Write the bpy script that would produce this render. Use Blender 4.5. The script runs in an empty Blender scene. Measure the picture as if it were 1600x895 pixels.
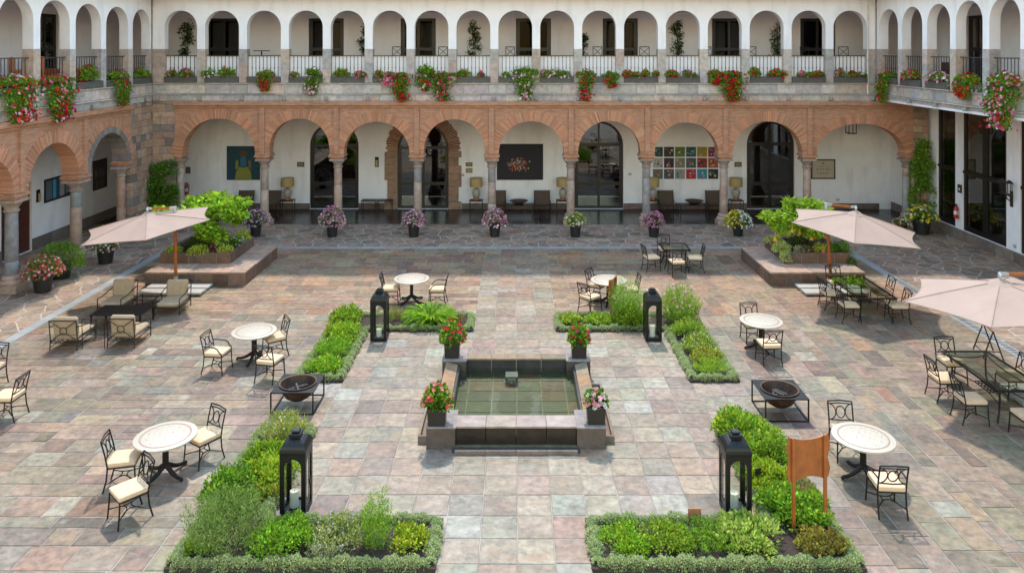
import bpy, bmesh, math, random
import numpy as np
from mathutils import Vector, Matrix
from mathutils.geometry import tessellate_polygon
random.seed(7); rng = np.random.default_rng(7)
R = math.radians; PI = math.pi
sc = bpy.context.scene; C = sc.collection
# ------------------------------------------------------------------ camera, sky, sun, exposure
cam_d = bpy.data.cameras.new('camera'); cam = bpy.data.objects.new('camera', cam_d); C.objects.link(cam)
cam.location = (0, 0, 8); cam.rotation_euler = (R(90), 0, 0)
cam_d.sensor_width = 36; cam_d.lens = 36 * 1165 / 1600
cam_d.shift_x = -8 / 1600; cam_d.shift_y = -(447.5 - 77) / 1600
cam_d.clip_start = .1; cam_d.clip_end = 600
sc.camera = cam
SUN_EL = 58.0
w = bpy.data.worlds.new('World'); sc.world = w; w.use_nodes = True
nt = w.node_tree; bg = nt.nodes['Background']
sky = nt.nodes.new('ShaderNodeTexSky'); sky.sky_type = 'NISHITA'; sky.sun_disc = False
sky.sun_elevation = R(SUN_EL); sky.sun_rotation = R(-3)
sky.altitude = 0; sky.air_density = 2.3; sky.dust_density = .15; sky.ozone_density = .4
nt.links.new(sky.outputs[0], bg.inputs[0]); bg.inputs[1].default_value = .15
sun_d = bpy.data.lights.new('sun', 'SUN'); sun_d.energy = 1.5; sun_d.angle = R(2.2); sun_d.color = (1, .92, .79)
sun = bpy.data.objects.new('sun', sun_d); C.objects.link(sun)
sun.rotation_euler = (R(-(90 - SUN_EL)), 0, R(3)); sun.location = (0, 20, 40)
vs = sc.view_settings; vs.view_transform = 'Standard'; vs.look = 'None'; vs.gamma = 1; vs.exposure = 1.46
sc.render.engine = 'CYCLES'
cy = sc.cycles; cy.max_bounces = 7; cy.diffuse_bounces = 4; cy.glossy_bounces = 3; cy.transmission_bounces = 4
cy.transparent_max_bounces = 10; cy.caustics_reflective = False; cy.caustics_refractive = False
cy.use_denoising = True; cy.sample_clamp_indirect = 6

# ------------------------------------------------------------------ helpers
class MB:
    def __init__(s): s.v = []; s.f = []; s.c = []
    def add(s, vs, fs, col=None):
        b = len(s.v); s.v += [tuple(p) for p in vs]
        for q in fs: s.f.append(tuple(b + i for i in q)); s.c.append(col)
        return s
    def box(s, x0, x1, y0, y1, z0, z1, col=None):
        v = [(x, y, z) for z in (z0, z1) for y in (y0, y1) for x in (x0, x1)]
        return s.add(v, [(0,2,3,1), (4,5,7,6), (0,1,5,4), (2,6,7,3), (0,4,6,2), (1,3,7,5)], col)
    def cbox(s, x0, x1, y0, y1, z0, z1, b=.01, col=None):   # box with chamfered edges
        v = []
        for z in (0, 1):
            for y in (0, 1):
                for x in (0, 1):
                    X, Y, Z = (x1 if x else x0), (y1 if y else y0), (z1 if z else z0)
                    dx, dy, dz = (-b if x else b), (-b if y else b), (-b if z else b)
                    v += [(X, Y+dy, Z+dz), (X+dx, Y, Z+dz), (X+dx, Y+dy, Z)]
        I = lambda x, y, z, k: ((z*2+y)*2+x)*3+k
        f = [(I(0,0,0,0),I(0,0,1,0),I(0,1,1,0),I(0,1,0,0)), (I(1,0,0,0),I(1,1,0,0),I(1,1,1,0),I(1,0,1,0)),
             (I(0,0,0,1),I(1,0,0,1),I(1,0,1,1),I(0,0,1,1)), (I(0,1,0,1),I(0,1,1,1),I(1,1,1,1),I(1,1,0,1)),
             (I(0,0,0,2),I(0,1,0,2),I(1,1,0,2),I(1,0,0,2)), (I(0,0,1,2),I(1,0,1,2),I(1,1,1,2),I(0,1,1,2))]
        for a in (0, 1):
            for c in (0, 1):
                f.append((I(a,c,0,0),I(a,c,1,0),I(a,c,1,1),I(a,c,0,1)))
                f.append((I(a,0,c,0),I(a,1,c,0),I(a,1,c,2),I(a,0,c,2)))
                f.append((I(0,a,c,1),I(1,a,c,1),I(1,a,c,2),I(0,a,c,2)))
                for d in (0, 1): f.append((I(a,c,d,0),I(a,c,d,1),I(a,c,d,2)))
        return s.add(v, f, col)
    def tube(s, pts, r, n=6, closed=False, cap=True, col=None, flat=None):
        pts = [Vector(p) for p in pts]; m = len(pts)
        rs = r if isinstance(r, (list, tuple)) else [r]*m
        vs = []; up = None
        for i, p in enumerate(pts):
            if closed: t = pts[(i+1) % m] - pts[i-1]
            else: t = pts[min(i+1, m-1)] - pts[max(i-1, 0)]
            t = t.normalized() if t.length > 1e-9 else Vector((0,0,1))
            if up is None:
                a = Vector((0,0,1)) if abs(t.z) < .9 else Vector((1,0,0))
                up = (a - t*a.dot(t)).normalized()
            else:
                up = up - t*up.dot(t); up = up.normalized() if up.length > 1e-6 else t.orthogonal().normalized()
            sd = t.cross(up)
            for k in range(n):
                a = 2*PI*(k+.5)/n
                vs.append(p + up*(math.cos(a)*rs[i]) + sd*(math.sin(a)*rs[i]*(flat or 1)))
        fs = []
        for i in range(m if closed else m-1):
            j = (i+1) % m
            for k in range(n): fs.append((i*n+k, i*n+(k+1)%n, j*n+(k+1)%n, j*n+k))
        if cap and not closed: fs += [tuple(range(n))[::-1], tuple((m-1)*n+k for k in range(n))]
        return s.add(vs, fs, col)
    def lathe(s, prof, n=20, o=(0,0,0), col=None, sq=0):
        vs = []; fs = []; m = len(prof)
        for r, z in prof:
            for k in range(n):
                a = 2*PI*(k+.5*(n==4))/n; vs.append((o[0]+r*math.cos(a), o[1]+r*math.sin(a), o[2]+z))
        for i in range(m-1):
            for k in range(n): fs.append((i*n+k, i*n+(k+1)%n, (i+1)*n+(k+1)%n, (i+1)*n+k))
        if prof[0][0] > 1e-4: fs.append(tuple(range(n))[::-1])
        if prof[-1][0] > 1e-4: fs.append(tuple((m-1)*n+k for k in range(n)))
        return s.add(vs, fs, col)
    def prism(s, outer, holes, y0, y1, col=None):      # polygon in the local XZ plane, extruded along y
        loops = [outer] + list(holes)
        tri = tessellate_polygon([[Vector((p[0], p[1], 0)) for p in l] for l in loops])
        flat = [p for l in loops for p in l]; n = len(flat)
        vs = [(p[0], y0, p[1]) for p in flat] + [(p[0], y1, p[1]) for p in flat]
        fs = []
        for a, b, c in tri:
            A, B, D = flat[a], flat[b], flat[c]
            if (B[0]-A[0])*(D[1]-A[1]) - (B[1]-A[1])*(D[0]-A[0]) < 0: b, c = c, b
            fs.append((a, b, c)); fs.append((n+a, n+c, n+b))
        o = 0
        for li, l in enumerate(loops):
            m = len(l); ar = sum(l[i][0]*l[(i+1)%m][1]-l[(i+1)%m][0]*l[i][1] for i in range(m))
            for i in range(m):
                a, b = o+i, o+(i+1)%m
                q = (a, n+a, n+b, b) if (ar > 0) == (li == 0) else (a, b, n+b, n+a)
                fs.append(q)
            o += m
        return s.add(vs, fs, col)
    def slab(s, poly, z0, z1, b=.006, col=None):       # stone lying flat, top edge chamfered
        n = len(poly); cx = sum(p[0] for p in poly)/n; cy_ = sum(p[1] for p in poly)/n
        def ins(p):
            dx, dy = p[0]-cx, p[1]-cy_; d = math.hypot(dx, dy) or 1; k = max(0, 1-b*1.3/d)
            return cx+dx*k, cy_+dy*k
        vs = [(p[0], p[1], z0) for p in poly] + [(p[0], p[1], z1-b) for p in poly] + [(*ins(p), z1) for p in poly]
        fs = [tuple(2*n+i for i in range(n))]
        for i in range(n):
            j = (i+1) % n; fs += [(i, j, n+j, n+i), (n+i, n+j, 2*n+j, 2*n+i)]
        return s.add(vs, fs, col)
    def xf(s, M, start=0):
        for i in range(start, len(s.v)): s.v[i] = tuple(M @ Vector(s.v[i]))
        return s
    def mesh(s, name, m=None, smooth=False):
        me = bpy.data.meshes.new(name); me.from_pydata(s.v, [], s.f)
        if any(c is not None for c in s.c):
            at = me.color_attributes.new('Col', 'FLOAT_COLOR', 'CORNER'); arr = []
            for f, c in zip(s.f, s.c):
                arr += list((*(c or (.5,.5,.5)), 1))*len(f)
            at.data.foreach_set('color', arr)
        if m: me.materials.append(m)
        if smooth:
            me.polygons.foreach_set('use_smooth', [True]*len(me.polygons))
            try: me.set_sharp_from_angle(angle=R(40))
            except Exception: pass
        me.update(); return me
    def build(s, name, m=None, parent=None, loc=(0,0,0), rz=0, smooth=False, color=None, kind=None, label=None):
        return link(name, s.mesh(name, m, smooth), parent, loc, rz, color, kind, label)
def link(name, me, parent=None, loc=(0,0,0), rz=0, color=None, kind=None, label=None):
    o = bpy.data.objects.new(name, me); C.objects.link(o); o.parent = parent
    o.location = loc; o.rotation_euler = (0, 0, rz)
    if color: o.color = (*color, 1)
    if kind: o['kind'] = kind
    if label: o['label'] = label
    return o
def tag(o, label, cat, group=None, kind=None):
    o['label'] = label; o['category'] = cat
    if group: o['group'] = group
    if kind: o['kind'] = kind
    return o
def thing(name, label, cat, loc=(0,0,0), rz=0, group=None):
    o = bpy.data.objects.new(name, None); C.objects.link(o); o.empty_display_size = .1
    o.location = loc; o.rotation_euler = (0, 0, rz)
    return tag(o, label, cat, group)
def copy_tree(o, label=None, loc=None, rz=None, parent=None):
    c = o.copy(); C.objects.link(c); c.parent = parent
    if label: c['label'] = label
    if loc is not None: c.location = loc
    if rz is not None: c.rotation_euler = (0, 0, rz)
    for ch in KIDS.get(o.name) or [x for x in bpy.data.objects if x.parent == o]: copy_tree(ch, parent=c)
    return c
KIDS = {}
def freeze(o):                                        # remembers a prototype's tree so that copying is quick
    ks = [x for x in bpy.data.objects if x.parent == o]; KIDS[o.name] = ks
    for k in ks: freeze(k)
def arc(cx, cz, rx, rz_, a0, a1, n):
    return [(cx+rx*math.cos(a0+(a1-a0)*i/n), cz+rz_*math.sin(a0+(a1-a0)*i/n)) for i in range(n+1)]
def jit(c, a=.1):
    k = 1+random.uniform(-a, a); return tuple(max(0, x*k*(1+random.uniform(-a*.3, a*.3))) for x in c)

# ------------------------------------------------------------------ materials
def mat(name, col, rough=.7, metal=0, var=.15, vscale=6, bump=0, bscale=40, src=None, spec=.5, col2=None, stain=0, sheen=0):
    """col: base colour; src: None | 'obj' (object colour) | 'attr' (Col attribute) multiplies in as the base colour."""
    m = bpy.data.materials.new(name); m.use_nodes = True; t = m.node_tree; N = t.nodes; L = t.links
    p = N['Principled BSDF']; p.inputs['Roughness'].default_value = rough; p.inputs['Metallic'].default_value = metal
    p.inputs['Specular IOR Level'].default_value = spec
    tc = N.new('ShaderNodeTexCoord'); vec = tc.outputs['Object']
    if src == 'obj':
        oi = N.new('ShaderNodeObjectInfo'); base = oi.outputs['Color']
        vm = N.new('ShaderNodeVectorMath'); vm.operation = 'ADD'
        sca = N.new('ShaderNodeVectorMath'); sca.operation = 'SCALE'; sca.inputs[3].default_value = 1
        cx = N.new('ShaderNodeCombineXYZ'); ml = N.new('ShaderNodeMath'); ml.operation = 'MULTIPLY'; ml.inputs[1].default_value = 37
        L.new(oi.outputs['Random'], ml.inputs[0]); L.new(ml.outputs[0], cx.inputs[0]); L.new(ml.outputs[0], cx.inputs[2])
        L.new(vec, vm.inputs[0]); L.new(cx.outputs[0], vm.inputs[1]); vec = vm.outputs[0]
    elif src == 'attr':
        at = N.new('ShaderNodeAttribute'); at.attribute_name = 'Col'; base = at.outputs['Color']
    else:
        rgb = N.new('ShaderNodeRGB'); rgb.outputs[0].default_value = (*col, 1); base = rgb.outputs[0]
    no = N.new('ShaderNodeTexNoise'); no.inputs['Scale'].default_value = vscale; no.inputs['Detail'].default_value = 5
    no.inputs['Roughness'].default_value = .62
    L.new(vec, no.inputs['Vector'])
    if var or col2:
        mr = N.new('ShaderNodeMapRange'); L.new(no.outputs['Fac'], mr.inputs[0])
        mr.inputs[1].default_value = .28; mr.inputs[2].default_value = .72
        if col2:
            mx = N.new('ShaderNodeMix'); mx.data_type = 'RGBA'; mr.inputs[3].default_value = 0; mr.inputs[4].default_value = 1
            L.new(mr.outputs[0], mx.inputs['Factor']); L.new(base, mx.inputs['A']); mx.inputs['B'].default_value = (*col2, 1)
            base = mx.outputs['Result']
        else:
            mr.inputs[3].default_value = 1-var; mr.inputs[4].default_value = 1+var
            sm = N.new('ShaderNodeVectorMath'); sm.operation = 'SCALE'; L.new(base, sm.inputs[0]); L.new(mr.outputs[0], sm.inputs[3])
            base = sm.outputs[0]
    if stain:
        n2 = N.new('ShaderNodeTexNoise'); n2.inputs['Scale'].default_value = 1.3; n2.inputs['Detail'].default_value = 8; ms_ = N.new('ShaderNodeMapping'); ms_.inputs['Scale'].default_value = (1.8, 1.8, .45) if not src else (1, 1, 1); L.new(vec, ms_.inputs[0]); L.new(ms_.outputs[0], n2.inputs['Vector'])
        m2 = N.new('ShaderNodeMapRange'); m2.inputs[1].default_value = .5; m2.inputs[2].default_value = .75; m2.inputs[3].default_value = 1; m2.inputs[4].default_value = 1-stain
        L.new(n2.outputs['Fac'], m2.inputs[0]); s2 = N.new('ShaderNodeVectorMath'); s2.operation = 'SCALE'
        L.new(base, s2.inputs[0]); L.new(m2.outputs[0], s2.inputs[3]); base = s2.outputs[0]
    L.new(base, p.inputs['Base Color'])
    if bump:
        nb = N.new('ShaderNodeTexNoise'); nb.inputs['Scale'].default_value = bscale; nb.inputs['Detail'].default_value = 4; L.new(vec, nb.inputs['Vector'])
        b = N.new('ShaderNodeBump'); b.inputs['Strength'].default_value = bump; b.inputs['Distance'].default_value = .02
        L.new(nb.outputs['Fac'], b.inputs['Height']); L.new(b.outputs[0], p.inputs['Normal'])
    m['k'] = 1
    return m
def brick_mat(name, c1, c2, mortar, bw=.30, bh=.075, ms=.012):
    m = mat(name, c1, .85, var=.14, vscale=5, stain=.12); t = m.node_tree; N = t.nodes; L = t.links; p = N['Principled BSDF']
    tc = [n for n in N if n.type == 'TEX_COORD'][0]
    sx = N.new('ShaderNodeSeparateXYZ'); cx = N.new('ShaderNodeCombineXYZ'); L.new(tc.outputs['Object'], sx.inputs[0])
    ad = N.new('ShaderNodeMath'); ad.operation = 'ADD'; L.new(sx.outputs[0], ad.inputs[0]); L.new(sx.outputs[1], ad.inputs[1])
    L.new(ad.outputs[0], cx.inputs[0])
    wn = N.new('ShaderNodeTexNoise'); wn.inputs['Scale'].default_value = 2.2; L.new(tc.outputs['Object'], wn.inputs['Vector'])
    wm = N.new('ShaderNodeMath'); wm.operation = 'MULTIPLY_ADD'; wm.inputs[1].default_value = .05; L.new(wn.outputs['Fac'], wm.inputs[0]); L.new(sx.outputs[2], wm.inputs[2])
    L.new(wm.outputs[0], cx.inputs[1])
    bt = N.new('ShaderNodeTexBrick'); L.new(cx.outputs[0], bt.inputs['Vector']); bt.inputs['Scale'].default_value = 1
    bt.inputs['Brick Width'].default_value = bw; bt.inputs['Row Height'].default_value = bh; bt.inputs['Mortar Size'].default_value = ms
    bt.inputs['Mortar Smooth'].default_value = .3
    bt.inputs['Color1'].default_value = (*c1, 1); bt.inputs['Color2'].default_value = (*c2, 1); bt.inputs['Mortar'].default_value = (*mortar, 1)
    rgb = [n for n in N if n.type == 'RGB'][0]
    for l in list(L):
        if l.from_node == rgb: to = l.to_socket; L.remove(l); L.new(bt.outputs['Color'], to)
    b = N.new('ShaderNodeBump'); b.inputs['Strength'].default_value = 1.0; b.inputs['Distance'].default_value = .05; b.invert = True
    L.new(bt.outputs['Fac'], b.inputs['Height']); L.new(b.outputs[0], p.inputs['Normal'])
    return m
def slab_mat(name, src):
    """riven slate: patches of rust, pale scuffs and grain over each slab's own colour"""
    m = mat(name, (.3,.28,.26), .6, src=src, var=.42, vscale=6.5, bump=.8, bscale=9, stain=.4); t = m.node_tree; N = t.nodes; L = t.links; p = N['Principled BSDF']
    vec = [n for n in N if n.type == 'TEX_NOISE'][0].inputs['Vector'].links[0].from_socket; base = p.inputs['Base Color'].links[0].from_socket
    for sc_, lo, hi, fac, col in ((1.9, .52, .68, .5, (.33,.19,.115)), (2.6, .58, .74, .4, (.38,.36,.325)), (3.4, .53, .68, .55, (.11,.095,.085))):
        mp = N.new('ShaderNodeMapping'); mp.inputs['Location'].default_value = (sc_*7, sc_*3, 0); mp.inputs['Scale'].default_value = (1, 1.6, 1); L.new(vec, mp.inputs[0])
        n = N.new('ShaderNodeTexNoise'); n.inputs['Scale'].default_value = sc_; n.inputs['Detail'].default_value = 7; n.inputs['Roughness'].default_value = .65; n.inputs['Distortion'].default_value = .6; L.new(mp.outputs[0], n.inputs['Vector'])
        mr = N.new('ShaderNodeMapRange'); mr.inputs[1].default_value = lo; mr.inputs[2].default_value = hi; mr.inputs[3].default_value = 0; mr.inputs[4].default_value = fac; L.new(n.outputs['Fac'], mr.inputs[0])
        mx = N.new('ShaderNodeMix'); mx.data_type = 'RGBA'; L.new(mr.outputs[0], mx.inputs['Factor']); L.new(base, mx.inputs['A']); mx.inputs['B'].default_value = (*col, 1); base = mx.outputs['Result']
    L.new(base, p.inputs['Base Color']); return m
def leaf_mat(name, trans=.42, rough=.5):
    m = bpy.data.materials.new(name); m.use_nodes = True; t = m.node_tree; N = t.nodes; L = t.links
    p = N['Principled BSDF']; p.inputs['Roughness'].default_value = rough; p.inputs['Specular IOR Level'].default_value = .15
    at = N.new('ShaderNodeAttribute'); at.attribute_name = 'Col'; L.new(at.outputs['Color'], p.inputs['Base Color'])
    tr = N.new('ShaderNodeBsdfTranslucent'); L.new(at.outputs['Color'], tr.inputs[0])
    mx = N.new('ShaderNodeMixShader'); mx.inputs[0].default_value = trans
    L.new(p.outputs[0], mx.inputs[1]); L.new(tr.outputs[0], mx.inputs[2]); L.new(mx.outputs[0], N['Material Output'].inputs[0])
    return m
def glass_mat(name, tint=(.8,.85,.82), refl=.10, rough=.02, wave=0):
    m = bpy.data.materials.new(name); m.use_nodes = True; t = m.node_tree; N = t.nodes; L = t.links
    N.remove(N['Principled BSDF'])
    tr = N.new('ShaderNodeBsdfTransparent'); tr.inputs[0].default_value = (*tint, 1)
    gl = N.new('ShaderNodeBsdfGlossy'); gl.inputs['Roughness'].default_value = rough
    lw = N.new('ShaderNodeFresnel'); lw.inputs[0].default_value = 1.45
    ad = N.new('ShaderNodeMath'); ad.operation = 'ADD'; ad.inputs[1].default_value = refl; ad.use_clamp = True; L.new(lw.outputs[0], ad.inputs[0])
    ge = N.new('ShaderNodeNewGeometry'); iv = N.new('ShaderNodeMath'); iv.operation = 'SUBTRACT'; iv.inputs[0].default_value = 1; L.new(ge.outputs['Backfacing'], iv.inputs[1])
    fc = N.new('ShaderNodeMath'); fc.operation = 'MULTIPLY'; L.new(ad.outputs[0], fc.inputs[0]); L.new(iv.outputs[0], fc.inputs[1])   # only the outer face mirrors
    mx = N.new('ShaderNodeMixShader'); L.new(fc.outputs[0], mx.inputs[0]); L.new(tr.outputs[0], mx.inputs[1]); L.new(gl.outputs[0], mx.inputs[2])
    L.new(mx.outputs[0], N['Material Output'].inputs[0])
    if wave:
        nb = N.new('ShaderNodeTexNoise'); nb.inputs['Scale'].default_value = 2.5; tc = N.new('ShaderNodeTexCoord'); L.new(tc.outputs['Object'], nb.inputs['Vector'])
        b = N.new('ShaderNodeBump'); b.inputs['Strength'].default_value = wave; b.inputs['Distance'].default_value = .05
        L.new(nb.outputs['Fac'], b.inputs['Height']); L.new(b.outputs[0], gl.inputs['Normal']); L.new(b.outputs[0], lw.inputs['Normal'])
    return m
M = dict(
    white=mat('white_plaster', (.87,.84,.88), .85, var=.045, vscale=1.5, bump=.1, bscale=18, stain=.16),
    cream=mat('gallery_plaster', (.86,.80,.83), .85, var=.04, vscale=1.5, bump=.1, bscale=18, stain=.08),
    brick=brick_mat('terracotta_brick', (.60,.285,.17), (.46,.20,.115), (.50,.34,.24)),
    vous=mat('voussoir_brick', (.5,.24,.13), .85, src='attr', var=.12, vscale=14, bump=.4, bscale=60),
    mortar=mat('lime_mortar', (.48,.40,.33), .95, var=.2, vscale=9, bump=.4, bscale=70),
    stone=mat('andesite_stone', (.3,.28,.26), .8, src='obj', var=.28, vscale=5, bump=.5, bscale=22, stain=.2),
    slab=slab_mat('slate_slab', 'obj'), slab_a=slab_mat('slate_slab_far', 'attr'),
    joint=mat('pale_joint_mortar', (.46,.39,.33), .95, var=.25, vscale=1.6, col2=(.17,.14,.12), bump=.4, bscale=50),
    floor=mat('dark_polished_tile', (.035,.026,.022), .22, src='attr', var=.2, vscale=4),
    iron=mat('wrought_iron', (.011,.009,.0085), .5, .3, var=.2, vscale=20, bump=.15, bscale=90),
    bronze=mat('bronze_iron', (.032,.021,.016), .45, .4, var=.2, vscale=20),
    cushion=mat('cream_canvas', (.68,.48,.31), .92, var=.08, vscale=6, bump=.6, bscale=8),
    lounge=mat('khaki_canvas', (.40,.29,.185), .92, var=.12, vscale=7, bump=.35, bscale=14),
    mosaic=mat('cream_mosaic', (.50,.425,.335), .45, var=.1, vscale=45),
    inlay=mat('brown_inlay', (.33,.20,.155), .5, var=.2, vscale=40),
    cloth=None, wood=mat('varnished_wood', (.33,.10,.022), .3, var=.3, vscale=4, spec=.6),
    darkwood=mat('dark_door_wood', (.011,.007,.0065), .4, var=.25, vscale=7),
    redwood=mat('red_brown_door', (.085,.022,.016), .45, var=.3, vscale=6),
    orangewood=mat('orange_wicker', (.50,.16,.05), .6, var=.3, vscale=20, bump=.4, bscale=50),
    steel=mat('galvanised_steel', (.5,.52,.54), .4, .6, var=.1, vscale=15),
    drain=mat('drain_stone', (.40,.44,.48), .6, src='attr', var=.1, vscale=8),
    slot=mat('drain_slot', (.03,.03,.035), .8),
    pot=mat('black_plastic_pot', (.017,.016,.0165), .5, var=.2, vscale=9),
    planter=mat('dark_metal_planter', (.022,.017,.015), .5, var=.2, vscale=7),
    trough=mat('grey_green_trough', (.10,.095,.082), .8, var=.25, vscale=6),
    soil=mat('soil', (.045,.028,.02), .95, var=.4, vscale=18, bump=1, bscale=30),
    leaf=leaf_mat('leaf'), petal=leaf_mat('petal', .25, .6),
    bark=mat('bark', (.12,.085,.055), .9, var=.3, vscale=12, bump=.6, bscale=30),
    lantern=mat('lantern_metal', (.012,.012,.0125), .38, .35, var=.15, vscale=9),
    glass=glass_mat('clear_glass', (.97,.98,.97), .01), tglass=glass_mat('table_glass', (.72,.80,.76), .10),
    dglass=glass_mat('door_glass', (.45,.45,.45), .13), water=glass_mat('water', (.86,.89,.78), .0, .01, .10), uglass=glass_mat('upper_door_glass', (.5,.5,.5), -.028),
    wax=mat('candle_wax', (.82,.76,.62), .5, var=.05), rust=mat('rusted_iron', (.11,.052,.027), .6, .3, col2=(.028,.018,.014), vscale=7, bump=.3),
    ash=mat('ash', (.10,.085,.075), .95, var=.5, vscale=25, bump=1, bscale=40),
    pipe=mat('white_pipe', (.7,.67,.63), .6), slatewet=mat('wet_slate', (.06,.045,.036), .35, src='obj', var=.35, vscale=4, bump=.3, bscale=14),
    pooltile=mat('pool_tile', (.1,.1,.06), .5, src='obj', var=.3, vscale=5), pave_white=mat('pale_weight_slab', (.42,.385,.35), .7, var=.12, vscale=9),
    shade=mat('lamp_shade', (.46,.33,.15), .9, var=.08, vscale=8), ceramic=mat('painted_ceramic', (.55,.50,.42), .3, col2=(.16,.17,.14), vscale=16),
    terracotta=mat('terracotta', (.42,.17,.08), .7), sling=mat('brown_sling', (.085,.05,.032), .75, var=.2, vscale=12),
    flat=mat('paint', (.5,.5,.5), .7, src='obj', var=.12, vscale=12), red=mat('red_paint', (.5,.02,.02), .35),
    roof=mat('clay_tile_roof', (.36,.16,.09), .9, var=.3, vscale=8), curtain=mat('white_curtain', (.7,.69,.67), .9, var=.05),
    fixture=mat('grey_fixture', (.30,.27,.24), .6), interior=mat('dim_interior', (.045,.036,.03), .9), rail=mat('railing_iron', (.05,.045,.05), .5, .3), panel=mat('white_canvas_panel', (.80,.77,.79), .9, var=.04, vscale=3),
)
def cloth_mat():
    m = mat('pink_canvas', (.48,.345,.285), .9, var=.06, vscale=1.6, bump=.5, bscale=3.5, stain=.08); t = m.node_tree; N = t.nodes; L = t.links
    tr = N.new('ShaderNodeBsdfTranslucent'); tr.inputs[0].default_value = (.38,.25,.21,1)
    mx = N.new('ShaderNodeMixShader'); mx.inputs[0].default_value = .2
    L.new(N['Principled BSDF'].outputs[0], mx.inputs[1]); L.new(tr.outputs[0], mx.inputs[2]); L.new(mx.outputs[0], N['Material Output'].inputs[0])
    return m
M['cloth'] = cloth_mat()

# ------------------------------------------------------------------ foliage
def leaves(name, P, D, S, asp, cols, m, parent=None, loc=(0,0,0), kind=None, fold=.25):
    """Diamond leaves: P root (n,3), D direction (n,3), S length (n,), cols (n,3)."""
    n = len(P); D = D/np.maximum(np.linalg.norm(D, axis=1, keepdims=True), 1e-6)
    rv = rng.normal(size=(n, 3)); side = np.cross(D, rv); side /= np.maximum(np.linalg.norm(side, axis=1, keepdims=True), 1e-6)
    nor = np.cross(side, D); S = np.asarray(S)[:, None]
    mid = P + D*S*.5; hw = side*S*asp*.5; up = nor*S*asp*fold
    V = np.stack([P, mid+hw+up, P+D*S, mid-hw+up], 1).reshape(-1, 3)
    idx = (np.arange(n)[:, None]*4 + np.array([0,1,2,0,2,3])).ravel()
    me = bpy.data.meshes.new(name); me.vertices.add(4*n); me.vertices.foreach_set('co', V.astype(np.float32).ravel())
    me.loops.add(6*n); me.loops.foreach_set('vertex_index', idx.astype(np.int32))
    me.polygons.add(2*n); me.polygons.foreach_set('loop_start', np.arange(0, 6*n, 3, dtype=np.int32))
    me.update(calc_edges=True)
    at = me.color_attributes.new('Col', 'FLOAT_COLOR', 'POINT')
    ca = np.ones((n, 4, 4), np.float32); ca[:, :, :3] = cols[:, None, :]
    at.data.foreach_set('color', ca.ravel()); me.materials.append(m); me.validate()
    return link(name, me, parent, loc, kind=kind)
GAIN = 1.5
def leafcols(n, base, var=.3, alt=None, frac=.3):
    c = np.array(base)[None]*np.exp(rng.normal(size=(n, 1))*var)*(1+rng.normal(size=(n, 3))*.06)
    if alt is not None:
        k = rng.random(n) < frac; c[k] = np.array(alt)[None]*np.exp(rng.normal(size=(k.sum(), 1))*var)
    return np.clip(c*GAIN*np.array([1.06, 1.0, .75]), .004, .95)
def unit(n):
    v = rng.normal(size=(n, 3)); return v/np.linalg.norm(v, axis=1, keepdims=True)
def dome_pts(n, rx, ry, h, lob=7, shell=.55, seed_dirs=None):
    """points in a lumpy dome: base at z=0, height h"""
    d = unit(n); d[:, 2] = np.abs(d[:, 2])
    L_ = unit(lob); L_[:, 2] = np.abs(L_[:, 2]); k = np.max(d @ L_.T, axis=1)
    r = (.68+.36*np.clip((k-.55)/.45, 0, 1))*(shell+(1-shell)*rng.random(n)**.5)
    return d*r[:, None]*np.array([rx, ry, h]), d
def clump_pts(n, rx, ry, h, subs):
    """a mound made of many small tufts of unequal height"""
    an = rng.random(subs)*2*PI; rr = np.sqrt(rng.random(subs))*.92; cx = np.cos(an)*rr*rx; cy2 = np.sin(an)*rr*ry
    hh = h*(.45+.6*rng.random(subs))*(1-.45*rr**2); sr = (.20+.16*rng.random(subs))
    k = rng.integers(0, subs, n); d = unit(n); d[:, 2] = np.abs(d[:, 2]); q = .45+.55*rng.random(n)**.5
    lo = hh[k]*.25*rng.random(n)
    p = np.column_stack([cx[k]+d[:, 0]*q*sr[k]*rx*1.15, cy2[k]+d[:, 1]*q*sr[k]*ry*1.15, lo+(hh[k]-lo)*(.25+.75*d[:, 2]*q)])
    return p, d
def foliage_dome(name, n, rx, ry, h, base, size=.05, asp=.5, alt=None, frac=.3, parent=None, loc=(0,0,0), up=.35, lob=7, m=None, rnd=.8, shell=.5, var=.28, kind=None, subs=0):
    p, d = clump_pts(n, rx, ry, h, subs) if subs else dome_pts(n, rx, ry, h, lob, shell); D = d+np.array([0, 0, up])+rng.normal(size=(n, 3))*rnd*.6
    S = size*(.6+.8*rng.random(n))
    return leaves(name, p, D, S, asp, leafcols(n, base, var, alt, frac), m or M['leaf'], parent, loc, kind)
def flower_set(name, P, N_, size, colours, parent=None, loc=(0,0,0), petals=5):
    """Each flower: a few petals in a ring facing outwards."""
    n = len(P); N_ = N_/np.maximum(np.linalg.norm(N_, axis=1, keepdims=True), 1e-6)
    a = np.cross(N_, rng.normal(size=(n, 3))); a /= np.maximum(np.linalg.norm(a, axis=1, keepdims=True), 1e-6); b = np.cross(N_, a)
    cs = np.array(colours)[rng.integers(0, len(colours), n)]*np.exp(rng.normal(size=(n, 1))*.18)
    PP, DD, SS, CC = [], [], [], []
    sz = size*(.7+.6*rng.random(n))
    for k in range(petals):
        t = 2*PI*k/petals; DD.append(a*math.cos(t)+b*math.sin(t)+N_*.35); PP.append(P); SS.append(sz*.6); CC.append(np.clip(cs*(1+rng.normal(size=(n,1))*.08), 0, .95))
    return leaves(name, np.concatenate(PP), np.concatenate(DD), np.concatenate(SS), .95, np.concatenate(CC), M['petal'], parent, loc, fold=.1, kind='stuff')
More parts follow.
